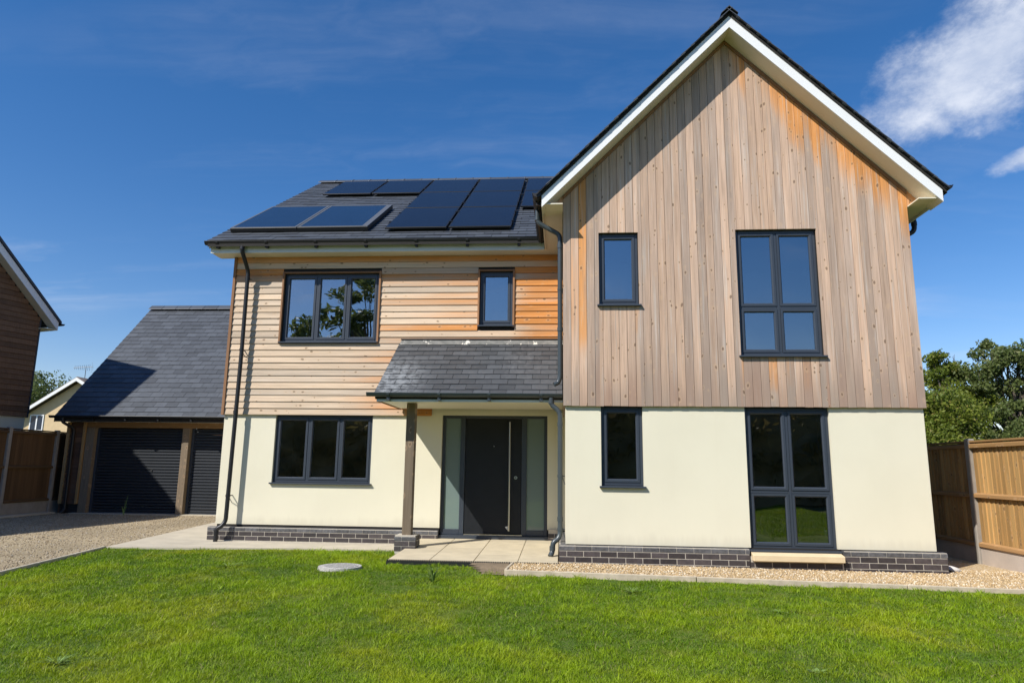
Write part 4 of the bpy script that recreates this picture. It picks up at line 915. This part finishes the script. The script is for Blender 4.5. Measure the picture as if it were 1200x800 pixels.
MB().add([nb(u, d, z) for z in (4.64, 4.66) for u, d in ((-0.35, 0.30), (0.0, 0.30), (0.0, -9), (-0.35, -9))], [(0, 1, 2, 3), (4, 5, 6, 7), (0, 1, 5, 4), (1, 2, 6, 5), (2, 3, 7, 6), (3, 0, 4, 7)]).build('eaves_soffit', M['cream_soffit'], nroof)
MB().add([nb(u, d, z) for d in (0.05, -0.05) for u, z in ((-0.06, 2.18), (-0.02, 2.18), (-0.02, 4.9), (-0.06, 4.9))], [(0, 1, 2, 3), (4, 5, 6, 7), (0, 1, 5, 4), (1, 2, 6, 5), (2, 3, 7, 6), (3, 0, 4, 7)]).build('corner_board', M['anthracite'], neigh)

wa = Vector((0.10, 0.995, 0)).normalized(); wn = Vector((wa.y, -wa.x, 0)); WC = Vector((-15.85, 2.6, 0))  # unseen wing, added so its ridge casts the shadow over the drive
def wg(u, d, z): q = WC - wa * u + wn * d; return (q.x, q.y, z)
MB().add([wg(u, d, z) for u in (0, 9) for d, z in ((-2.1, -0.5), (2.1, -0.5), (2.1, 5.3), (0, 7.4), (-2.1, 5.3))], [(0, 1, 2, 3, 4), (9, 8, 7, 6, 5)] + [(i, (i + 1) % 5, (i + 1) % 5 + 5, i + 5) for i in range(5)]).build('unseen_wing', M['render'], neigh)
for sd in (-1, 1):
    MB().add([wg(u, d * sd, z) for u in (-0.2, 9.3) for d, z in ((2.35, 5.15), (0, 7.5), (0, 7.62), (2.35, 5.27))], [(0, 1, 2, 3), (7, 6, 5, 4), (0, 1, 5, 4), (1, 2, 6, 5), (2, 3, 7, 6), (3, 0, 4, 7)]).build('unseen_wing_roof', M['slate'], neigh)

# ================================================================= FAR CREAM HOUSE
fh = thing('far_house', 'distant cream brick house with white verges and rooftop aerial behind the garage', 'house', (-38, 41, -0.5))
FY = 40.0
MB().prism([(-41.6, FY, -0.5), (-32.0, FY, -0.5), (-32.0, FY, 4.4), (-36.9, FY, 7.05), (-41.6, FY, 4.05)], (0, 8, 0)).build('wall', M['cream_brick'], fh)
fr_ = MB()
for a, bb in (((-42.1, 3.9), (-36.9, 7.22)), ((-31.4, 4.0), (-36.9, 7.22))):
    fr_.prism([(a[0], FY - 0.45, a[1]), (bb[0], FY - 0.45, bb[1]), (bb[0], FY - 0.45, bb[1] + 0.16), (a[0], FY - 0.45, a[1] + 0.16)], (0, 8.9, 0))
froof = fr_.build('roof', simple('brown_roof_tiles', (0.20, 0.16, 0.13), 0.8), fh)
for a, bb in (((-42.1, 3.83), (-36.9, 7.15)), ((-31.4, 3.93), (-36.9, 7.15))):
    MB().prism([(a[0], FY - 0.5, a[1] - 0.1), (bb[0], FY - 0.5, bb[1] - 0.1), (bb[0], FY - 0.5, bb[1] + 0.16), (a[0], FY - 0.5, a[1] + 0.16)], (0, 0.045, 0)).build('barge_board', M['white'], froof)
fw_ = put(bpy.data.objects.new('window', None), fh, Matrix.Translation((-40.0, FY, 3.5)))
mbw = MB()
for a, bb in ((-40.55, -40.47), (-40.05, -39.95), (-39.53, -39.45)): mbw.box(a, bb, FY - 0.06, FY + 0.02, 3.35, 4.42)
for c, d in ((3.27, 3.35), (4.42, 4.5)): mbw.box(-40.55, -39.45, FY - 0.061, FY + 0.02, c, d)
mbw.build('frame', M['white'], fw_)
for a, bb in ((-40.47, -40.05), (-39.95, -39.53)): MB().box(a, bb, FY - 0.03, FY - 0.01, 3.35, 4.42).build('pane', M['collector'], fw_)
ae = MB(); ax_, az_ = -36.75, 7.3
ae.tube([(ax_, FY + 0.2, az_ - 0.3), (ax_, FY + 0.2, az_ + 0.95)], 0.025, 6); ae.tube([(ax_ - 1.0, FY + 0.2, az_ + 0.85), (ax_ + 0.5, FY + 0.2, az_ + 0.92)], 0.02, 6)
for k in range(9):
    xx = ax_ - 0.9 + k * 0.15; h = 0.14 + 0.012 * k; ae.tube([(xx, FY + 0.2, az_ + 0.86 - h), (xx, FY + 0.2, az_ + 0.86 + h)], 0.014, 4)
for k in range(5): ae.tube([(ax_ + 0.45, FY + 0.2, az_ + 0.55 + k * 0.16), (ax_ + 0.62 - abs(k - 2) * 0.06, FY + 0.2, az_ + 0.55 + k * 0.16)], 0.016, 4)
ae.build('aerial', M['alu'], fh)

# ================================================================= FENCES
def fence(name, label, x, ys, ztop, zg, side, mats, pitch=0.1, posth=0.03, board_range=None):
    """runs along y at x; faces side (-1 towards -x); posts at ys"""
    f_ = thing(name, label, 'fence', (x, (ys[0] + ys[-1]) / 2, zg))
    bw, rail, post, gb = mats
    for y in ys: MB().prism([(x - 0.055, y - 0.05, zg - 0.2), (x + 0.055, y - 0.05, zg - 0.2), (x + 0.055, y + 0.05, zg - 0.2), (x - 0.055, y + 0.05, zg - 0.2)], (0, 0, ztop + posth - zg + 0.2)).build('post', post, f_, bevel=0.012)
    for y0, y1 in zip(ys, ys[1:]):
        a, bb = y0 + 0.052, y1 - 0.052
        MB().box(x - 0.025, x + 0.025, a, bb, zg - 0.15, zg + 0.30).build('gravel_board', gb, f_, bevel=0.006)
        n = int((bb - a) / pitch)
        w_ = (bb - a) / n
        for k in range(n):
            c = a + k * w_; o = x + 0.010 * side * -1 + random.uniform(-0.002, 0.002)
            P0 = [(o - 0.016, c, zg + 0.305), (o - 0.002, c, zg + 0.305), (o + 0.003, c + w_ + 0.012, zg + 0.305), (o - 0.001, c + w_ + 0.012, zg + 0.305)] if side < 0 else [(o + 0.004, c - 0.008, zg + 0.305), (o - 0.010, c, zg + 0.305), (o - 0.002, c + w_ + 0.012, zg + 0.305), (o + 0.004, c + w_ + 0.012, zg + 0.305)]
            MB().prism(P0, (0, 0, ztop - 0.035 - zg - 0.305 + random.uniform(-0.004, 0.004))).build('fence_board', bw, f_)
        xs0, xs1 = (x - 0.05, x + 0.004) if side < 0 else (x - 0.004, x + 0.05)
        for z in (zg + 0.335, (ztop + zg + 0.28) / 2 - 0.02, ztop - 0.075):
            MB().prism([(xs0 if side < 0 else xs1, a, z - 0.035), (xs0 if side < 0 else xs1, a, z + 0.015), (x + 0.004 * side, a, z + 0.035), (x + 0.004 * side, a, z - 0.035)], (0, bb - a, 0)).build('rail', rail, f_, bevel=0.003)
        MB().box(x - 0.035, x + 0.035, a, bb, ztop - 0.03, ztop).build('capping', rail, f_, bevel=0.004)
    return f_
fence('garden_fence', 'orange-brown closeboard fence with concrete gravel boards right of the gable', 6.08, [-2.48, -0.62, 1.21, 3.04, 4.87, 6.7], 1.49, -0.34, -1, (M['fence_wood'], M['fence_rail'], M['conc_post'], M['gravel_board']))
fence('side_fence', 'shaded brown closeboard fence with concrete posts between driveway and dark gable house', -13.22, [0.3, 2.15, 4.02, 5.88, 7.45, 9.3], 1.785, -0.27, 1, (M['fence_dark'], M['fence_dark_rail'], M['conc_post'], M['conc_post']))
plank('concrete_footing', (-13.05, 1.0), (-13.05, 7.35), 0.26, 0.12, -0.245, M['concrete'], label='low concrete footing strip along the side fence', cat='kerb')

# ================================================================= TREES AND PLANTS
def leaf_mat(name, a, bcol, c, trans=0.45):
    m = bpy.data.materials.new(name); m.use_nodes = True; t = NT(m.node_tree); nt = m.node_tree; b = nt.nodes['Principled BSDF']
    at = t.node('ShaderNodeAttribute', attribute_name='tint'); f = X(nt, at.outputs['Fac'])
    cc = t.mix(f, a, bcol); cc = t.mix((f * 7.7)._m('FRACT', 0).ss(0.86, 1.0), cc, c)
    t.link(cc, b.inputs['Base Color']); b.inputs['Roughness'].default_value = 0.5; b.inputs['Specular IOR Level'].default_value = 0.35
    tl = t.node('ShaderNodeBsdfTranslucent'); t.link(cc, tl.inputs['Color']); mx = t.node('ShaderNodeMixShader'); mx.inputs[0].default_value = trans
    t.link(b.outputs[0], mx.inputs[1]); t.link(tl.outputs[0], mx.inputs[2]); t.link(mx.outputs[0], nt.nodes['Material Output'].inputs['Surface']); return m
M['leaf_green'] = leaf_mat('mid_green_leaves', (0.095, 0.15, 0.02), (0.25, 0.29, 0.04), (0.34, 0.29, 0.08))
M['leaf_dark'] = leaf_mat('dark_green_leaves', (0.075, 0.115, 0.028), (0.185, 0.225, 0.065), (0.3, 0.3, 0.14))
def leaves(centers, radii, n, size, seed):
    g = np.random.default_rng(seed); k = g.integers(0, len(centers), n); C_ = np.array(centers)[k]; R_ = np.array(radii)[k]
    d = g.normal(size=(n, 3)); d /= np.linalg.norm(d, axis=1, keepdims=True); rad = g.uniform(0.25, 1.05, n) ** 0.6
    p = C_ + d * R_ * rad[:, None] + g.normal(0, 0.04, (n, 3))
    a = g.normal(size=(n, 3)); a /= np.linalg.norm(a, axis=1, keepdims=True); up = d * 0.6 + g.normal(size=(n, 3)) * 0.6; b_ = np.cross(a, up); b_ /= np.linalg.norm(b_, axis=1, keepdims=True) + 1e-9
    s = size * g.uniform(0.6, 1.3, n)[:, None]; nrm = np.cross(a, b_)
    V = np.stack([p - a * s, p + b_ * s * 0.48 + nrm * s * 0.12, p + a * s, p - b_ * s * 0.48 + nrm * s * 0.12], 1)
    F = np.concatenate([np.stack([np.arange(n) * 4, np.arange(n) * 4 + 1, np.arange(n) * 4 + 2], 1), np.stack([np.arange(n) * 4, np.arange(n) * 4 + 2, np.arange(n) * 4 + 3], 1)])
    cl = g.uniform(0, 0.5, len(centers))[k]; tint = np.clip(cl + g.uniform(0, 0.5, n), 0, 1)
    return V.reshape(-1, 3), F, np.repeat(tint, 4)
def tree(name, label, base, height, rx, ry, nclump, nleaf, size, mat, seed, low=0.25, trunk_r=0.12, clump=0.32, group=None, twigs=10, cat='tree'):
    g = random.Random(seed); bx_, by_, bz_ = base; root = thing(name, label, cat, base, group)
    cs, rs = [], []; tb = MB(); top = bz_ + height
    tp = [(bx_ + g.uniform(-.1, .1) * k * 0.4, by_ + g.uniform(-.1, .1) * k * 0.4, bz_ - 0.1 + height * 0.62 * k / 4) for k in range(5)]
    tb.tube(tp, trunk_r, 8, taper=[trunk_r * (1 - 0.17 * k) for k in range(5)])
    for k in range(nclump):
        for _ in range(50):
            u, v, w_ = g.uniform(-1, 1), g.uniform(-1, 1), g.uniform(-1, 1)
            if 0.15 < u * u + v * v + w_ * w_ < 1: break
        h = (w_ + 1) / 2; zz = bz_ + height * (low + (1 - low) * h) - clump * 0.6
        s_ = 1 - 0.35 * max(0, h - 0.5) * 2
        c = Vector((bx_ + u * rx * s_, by_ + v * ry * s_, zz)); cs.append(tuple(c)); q = clump * g.uniform(0.6, 1.35); rs.append((q * 1.15, q * 1.15, q * 0.8))
        st = Vector(tp[min(4, 1 + int(h * 3))]); md = (st + c) / 2 + Vector((g.uniform(-.2, .2), g.uniform(-.2, .2), g.uniform(-0.1, .3)))
        tb.tube([st, md, c], 0.03, 5, taper=[trunk_r * 0.4, trunk_r * 0.24, trunk_r * 0.06])
    for k in range(twigs):
        c = Vector(g.choice(cs)); e = c + Vector((g.uniform(-.5, .5), g.uniform(-.5, .5), g.uniform(0.2, 0.9))) * clump * 1.9
        tb.tube([c, (c + e) / 2 + Vector((g.uniform(-.1, .1), 0, 0)), e], 0.012, 4, taper=[0.012, 0.009, 0.004])
    tb.build('trunk', M['bark'], root, smooth=1.0)
    V, F, T = leaves(cs, rs, nleaf, size, seed)
    np_mesh('crown', V, F, mat, {'tint': T}, parent=root)
    return root
# right, beyond the garden fence
TR = 'trees and shrubs beyond the garden fence'
tree('tree', 'grey-green tree with bare twigs, the tallest crown above the right fence', (15.0, 14.2, -0.5), 6.3, 2.2, 1.7, 150, 46000, 0.062, M['leaf_dark'], 3, 0.12, 0.13, 0.30, TR, 60)
tree('tree', 'bright green bushy tree directly beside the right edge of the gable', (11.3, 12.0, -0.5), 4.15, 1.9, 1.5, 90, 42000, 0.058, M['leaf_green'], 5, 0.08, 0.10, 0.40, TR, 8)
tree('tree', 'slender-crowned tree rising left of the tallest crown behind the fence', (13.1, 14.6, -0.5), 6.0, 1.5, 1.3, 80, 26000, 0.06, M['leaf_green'], 8, 0.12, 0.10, 0.27, TR, 40)
tree('shrub', 'dark dense shrub at the right edge, low behind the fence', (14.3, 11.2, -0.5), 3.5, 2.4, 1.3, 100, 40000, 0.056, M['leaf_dark'], 12, 0.05, 0.08, 0.42, TR, 14, 'shrub')
tree('tree', 'grey-green tree cut off by the right edge of the picture', (17.2, 13.6, -0.5), 5.5, 2.0, 1.6, 100, 32000, 0.062, M['leaf_dark'], 14, 0.1, 0.12, 0.3, TR, 40)
hb_ = MB()
# left, far behind
tree('tree', 'dark round-crowned tree between the brown gable and the far cream house', (-51.2, 52.5, -0.5), 10.6, 5.4, 4.5, 70, 15000, 0.16, M['leaf_dark'], 21, 0.25, 0.3, 1.2, None, 0)
# behind the viewer, mirrored in the glass
TB = 'trees behind the viewer, seen in the window panes'
for k, (x, y, h, r, lab) in enumerate(((-13.0, -31, 16.5, 3.9, 'tall tree mirrored in the right pane of the three-light upper window'), (-18.4, -33, 12.0, 2.8, 'tree mirrored low in the left pane of the three-light upper window'), (-6.2, -32, 11.6, 2.0, 'thin tree mirrored in the small upper window above the porch'))):
    tree('tree', lab, (x, y, -0.5), h, r, r * 0.8, 60, 12000, 0.2, M['leaf_dark'], 40 + k, 0.12, 0.25, 0.8, TB, 20)
hg = thing('hedge', 'tall brown-green hedge behind the viewer, mirrored in the ground floor panes', 'hedge', (0, -20, -0.5))
hm = MB()
nxh = 60
for j_ in range(7):
    for i_ in range(nxh + 1):
        hm.V.append((-45 + 90 * i_ / nxh, -20.4 + 0.25 * math.sin(i_ * 2.3 + j_ * 1.7) - 0.1 * j_, -0.5 + 4.5 * j_ / 6 + (0.35 * math.sin(i_ * 1.9) if j_ == 6 else 0)))
for j_ in range(6):
    for i_ in range(nxh): hm.F.append((j_ * (nxh + 1) + i_, j_ * (nxh + 1) + i_ + 1, (j_ + 1) * (nxh + 1) + i_ + 1, (j_ + 1) * (nxh + 1) + i_))
nv = len(hm.V); hm.V += [(v[0], v[1] - 1.6, v[2]) for v in hm.V]; hm.F += [tuple(q + nv for q in f) for f in hm.F]
for i_ in range(nxh): a_ = 6 * (nxh + 1) + i_; hm.F.append((a_, a_ + 1, a_ + 1 + nv, a_ + nv))
hm.build('hedge_core', simple('beech_hedge_brown', (0.20, 0.165, 0.085), 0.9, 0.4, 3, 0.8, 20), hg, recalc=False)
g_ = np.random.default_rng(77); cs_ = [(g_.uniform(-45, 45), -20.3 + g_.uniform(-0.3, 0.2), g_.uniform(-0.4, 4.1)) for _ in range(500)]
V, F, T = leaves(cs_, [(0.7, 0.4, 0.5)] * 500, 16000, 0.15, 78); np_mesh('hedge_leaves', V, F, leaf_mat('beech_hedge_leaves', (0.13, 0.12, 0.04), (0.26, 0.2, 0.09), (0.3, 0.22, 0.1)), {'tint': T}, parent=hg)

# lawn grass ----------------------------------------------------------------
m = bpy.data.materials.new('grass_blades'); m.use_nodes = True; t = NT(m.node_tree); nt = m.node_tree; b = nt.nodes['Principled BSDF']
f = X(nt, t.node('ShaderNodeAttribute', attribute_name='tint').outputs['Fac']); p = t.pos()
cc = t.mix(f, (0.082, 0.182, 0.004), (0.325, 0.46, 0.011)); patch = t.noise(p, 0.8, 5, 0.65)
cc = t.mix(patch.ss(0.46, 0.70) * 0.75, cc, (0.42, 0.46, 0.015)); cc = t.mix((f * 13.1)._m('FRACT', 0).ss(0.93, 0.98), cc, (0.33, 0.29, 0.12))
mott = t.noise(p, 4.5, 5, 0.7); cc = t.mix(mott.ss(0.52, 0.72) * 0.55, cc, (0.085, 0.15, 0.008)); dry = t.noise(p, 2.1, 6, 0.7); cc = t.mix(dry.ss(0.60, 0.72) * 0.5, cc, (0.38, 0.34, 0.09))
t.link(cc, b.inputs['Base Color']); b.inputs['Roughness'].default_value = 0.5; b.inputs['Specular IOR Level'].default_value = 0.3
tl = t.node('ShaderNodeBsdfTranslucent'); t.link(cc, tl.inputs['Color']); mx = t.node('ShaderNodeMixShader'); mx.inputs[0].default_value = 0.4
t.link(b.outputs[0], mx.inputs[1]); t.link(tl.outputs[0], mx.inputs[2]); t.link(mx.outputs[0], nt.nodes['Material Output'].inputs['Surface']); M['grass'] = m
lawn_poly = [(-6.15, -6.6), (5.2, -6.6), (7.2, -1.40), (-0.80, -0.92), (-0.82, -0.24), (-2.44, -0.24), (-2.46, 1.16), (-4.2, 1.14), (-5.5, 0.96), (-7.05, 0.78), (-6.9, -0.1), (-6.57, -1.95), (-6.3, -3.3)]
def vnoise(x, y, cell, seed):
    g = np.random.default_rng(seed); n = 512; grid = g.uniform(-1, 1, (n, n)); u, v = x / cell + 200, y / cell + 200
    i, j = np.floor(u).astype(int), np.floor(v).astype(int); fu, fv = u - i, v - j; fu = fu * fu * (3 - 2 * fu); fv = fv * fv * (3 - 2 * fv)
    a = grid[i % n, j % n]; b_ = grid[(i + 1) % n, j % n]; c = grid[i % n, (j + 1) % n]; d = grid[(i + 1) % n, (j + 1) % n]
    return (a * (1 - fu) + b_ * fu) * (1 - fv) + (c * (1 - fu) + d * fu) * fv
def grass(n):
    g = np.random.default_rng(5); xs, ys = [], []
    need = n
    while need > 0:
        x = g.uniform(-7.1, 7.2, n); y = g.uniform(-6.6, 1.2, n); d = np.hypot(x - CAM.x, y - CAM.y)
        vis = np.abs(x - CAM.x + 0.07 * (y - CAM.y)) < (y - CAM.y) * 0.86 + 0.4
        thin = 0.82 + 0.18 * np.clip(vnoise(x, y, 0.22, 1) + 0.9 * vnoise(x, y, 0.6, 2) + 0.75, 0, 1)
        soil = np.clip((np.hypot((x + 0.95) / 1.3, (y + 0.5) / 0.7) - 0.25) * 2.2 + vnoise(x, y, 0.12, 3) * 0.6, 0.16, 1)
        k = in_poly(lawn_poly, x, y) & vis & (g.uniform(0, 1, n) < np.clip((4.2 / d) ** 1.1, 0.25, 1) * thin * soil) & (np.hypot(x + 2.92, y + 0.62) > 0.285)
        xs.append(x[k]); ys.append(y[k]); need -= k.sum()
    x = np.concatenate(xs)[:n]; y = np.concatenate(ys)[:n]
    w1 = vnoise(x, y, 0.16, 11); w2 = vnoise(x, y, 0.9, 12) + 0.5 * vnoise(x, y, 0.35, 13); w3 = vnoise(x, y, 0.06, 14)
    h = 0.0215 * (1 + 0.45 * w1 + 0.28 * w2 + 0.3 * w3) * g.lognormal(0, 0.34, n); h = np.clip(h, 0.008, 0.10)
    wd = g.uniform(0.0011, 0.0025, n) * (1 + np.clip(np.hypot(x - CAM.x, y - CAM.y) - 5, 0, 6) * 0.13)
    az = g.uniform(0, 6.283, n); lean = g.uniform(0.2, 1.7, n) * h; la = az + math.pi / 2 + g.normal(0, 0.5, n) + 1.2 * vnoise(x, y, 0.14, 15)
    z = lawn_z(x, y) - 0.002 + 0.008 * np.clip(w1, 0, 1)
    # coarser tufts and stray weeds among the blades
    m_ = 5200; tx = g.uniform(-6.3, 6.2, 420); ty = g.uniform(-6.2, 0.6, 420); kk = g.integers(0, 420, m_); idx = np.arange(n - m_, n)
    tr_ = g.uniform(0.02, 0.075, 420)[kk]; nx_ = tx[kk] + g.normal(0, 1, m_) * tr_; ny_ = ty[kk] + g.normal(0, 1, m_) * tr_
    ok = in_poly(lawn_poly, nx_, ny_) & (np.hypot(nx_ + 2.92, ny_ + 0.62) > 0.3); idx = idx[ok]
    x[idx] = nx_[ok]; y[idx] = ny_[ok]; h[idx] = g.uniform(0.025, 0.06, len(idx)); wd[idx] = g.uniform(0.002, 0.0055, len(idx)) ; lean[idx] = h[idx] * g.uniform(0.5, 2.2, len(idx)); z[idx] = lawn_z(x[idx], y[idx])
    B = np.stack([x, y, z], 1); sd = np.stack([np.cos(az), np.sin(az), np.zeros(n)], 1) * wd[:, None]; ld = np.stack([np.cos(la), np.sin(la), np.zeros(n)], 1) * lean[:, None]; up = np.stack([np.zeros(n), np.zeros(n), h], 1)
    V = np.stack([B - sd, B + sd, B + ld * 0.35 + up * 0.62 + sd * 0.75, B + ld * 0.35 + up * 0.62 - sd * 0.75, B + ld + up], 1).reshape(-1, 3)
    i = np.arange(n)[:, None] * 5
    F = np.concatenate([i + np.array([[0, 1, 2]]), i + np.array([[0, 2, 3]]), i + np.array([[3, 2, 4]])])
    tint = np.clip(0.46 + 0.36 * w2 + 0.32 * w1 + 0.14 * w3 + g.normal(0, 0.26, n), 0, 1)
    np_mesh('grass', V, F, M['grass'], {'tint': np.repeat(tint, 5)}, kind='stuff', label='short sunlit lawn grass in front of the house', cat='grass')
grass(620000)
def far_grass(n):
    g = np.random.default_rng(6); x = g.uniform(-7.2, 8.9, n); y = g.uniform(-19.6, -6.7, n); h = g.uniform(0.03, 0.08, n); wd = g.uniform(0.004, 0.009, n); az = g.uniform(0, 6.28, n); la = g.uniform(0, 6.28, n)
    B = np.stack([x, y, lawn_z(x, y)], 1); sd = np.stack([np.cos(az), np.sin(az), 0 * x], 1) * wd[:, None]; tp = B + np.stack([np.cos(la) * h * 0.6, np.sin(la) * h * 0.6, h], 1)
    V = np.stack([B - sd, B + sd, tp], 1).reshape(-1, 3); F = np.arange(n * 3).reshape(-1, 3)
    np_mesh('grass', V, F, M['grass'], {'tint': np.repeat(g.uniform(0, 0.9, n), 3)}, kind='stuff', label='longer lawn grass behind the viewer', cat='grass')
far_grass(90000)

# weeds in the lawn
M['weed'] = simple('weed_leaf', (0.17, 0.26, 0.06), 0.5, 0.2, 12, 0.1)
def weed(label, x, y, h, n, spread, wl, seed, upright=0.6):
    g = random.Random(seed); z0 = float(lawn_z(x, y)); mb_ = MB()
    for k in range(n):
        a = g.uniform(0, 6.283); l = h * g.uniform(0.6, 1.1); s_ = spread * g.uniform(0.5, 1.1); w_ = wl * g.uniform(0.7, 1.2); d = Vector((math.cos(a), math.sin(a), 0)); sdv = Vector((-d.y, d.x, 0)) * w_
        b0 = Vector((x, y, z0)) + d * 0.01; st = [0, 0.35, 0.7, 1.0]; ww = [0.25, 1.0, 0.75, 0.02]; V = []
        lift = g.uniform(0, h * upright)
        for q, f_ in zip(st, ww):
            c = b0 + d * s_ * q + Vector((0, 0, lift * min(1, q * 2) + l * (q - 0.45 * q * q))); V += [c - sdv * f_, c + Vector((0, 0, -w_ * 0.35 * f_)), c + sdv * f_]
        F = []
        for q in range(3): F += [(q * 3, q * 3 + 1, q * 3 + 4, q * 3 + 3), (q * 3 + 1, q * 3 + 2, q * 3 + 5, q * 3 + 4)]
        mb_.add(V, F)
    w = thing('weed', label, 'weed', (x, y, z0), 'weeds growing in the lawn')
    mb_.build('leaf_rosette', M['weed'], w, recalc=False, smooth=1.2)
    MB().tube([(x, y, z0 - 0.01), (x + 0.005, y, z0 + h * 0.5), (x - 0.005, y + 0.01, z0 + h * 0.95)], 0.004, 6, taper=[0.005, 0.004, 0.002]).build('stem', M['weed'], w)
weed('upright leafy weed in the lawn before the porch paving', -1.55, -1.45, 0.17, 26, 0.09, 0.011, 1, 0.9)
weed('large straggling weed at the bottom left corner of the lawn', -3.62, -4.75, 0.05, 34, 0.13, 0.0045, 2, 0.35)
weed('spreading pale green grass weed in the lawn left of the manhole cover', -4.35, -0.75, 0.06, 34, 0.20, 0.005, 3, 0.25)
weed('small rosette weed in the lawn in front of the tall ground floor window', 2.05, -2.55, 0.035, 16, 0.08, 0.009, 4, 0.15)
weed('spiky weed tuft in the lawn before the gable, near the timber edging', 0.72, -1.75, 0.06, 30, 0.16, 0.004, 6, 0.4)
weed('low broad-leaved weed at the bottom right of the lawn', 1.75, -4.4, 0.03, 22, 0.07, 0.008, 7, 0.15)
weed('thin weed stalks growing at the garage door', -11.0, 7.2, 0.42, 5, 0.16, 0.006, 8, 1.0)
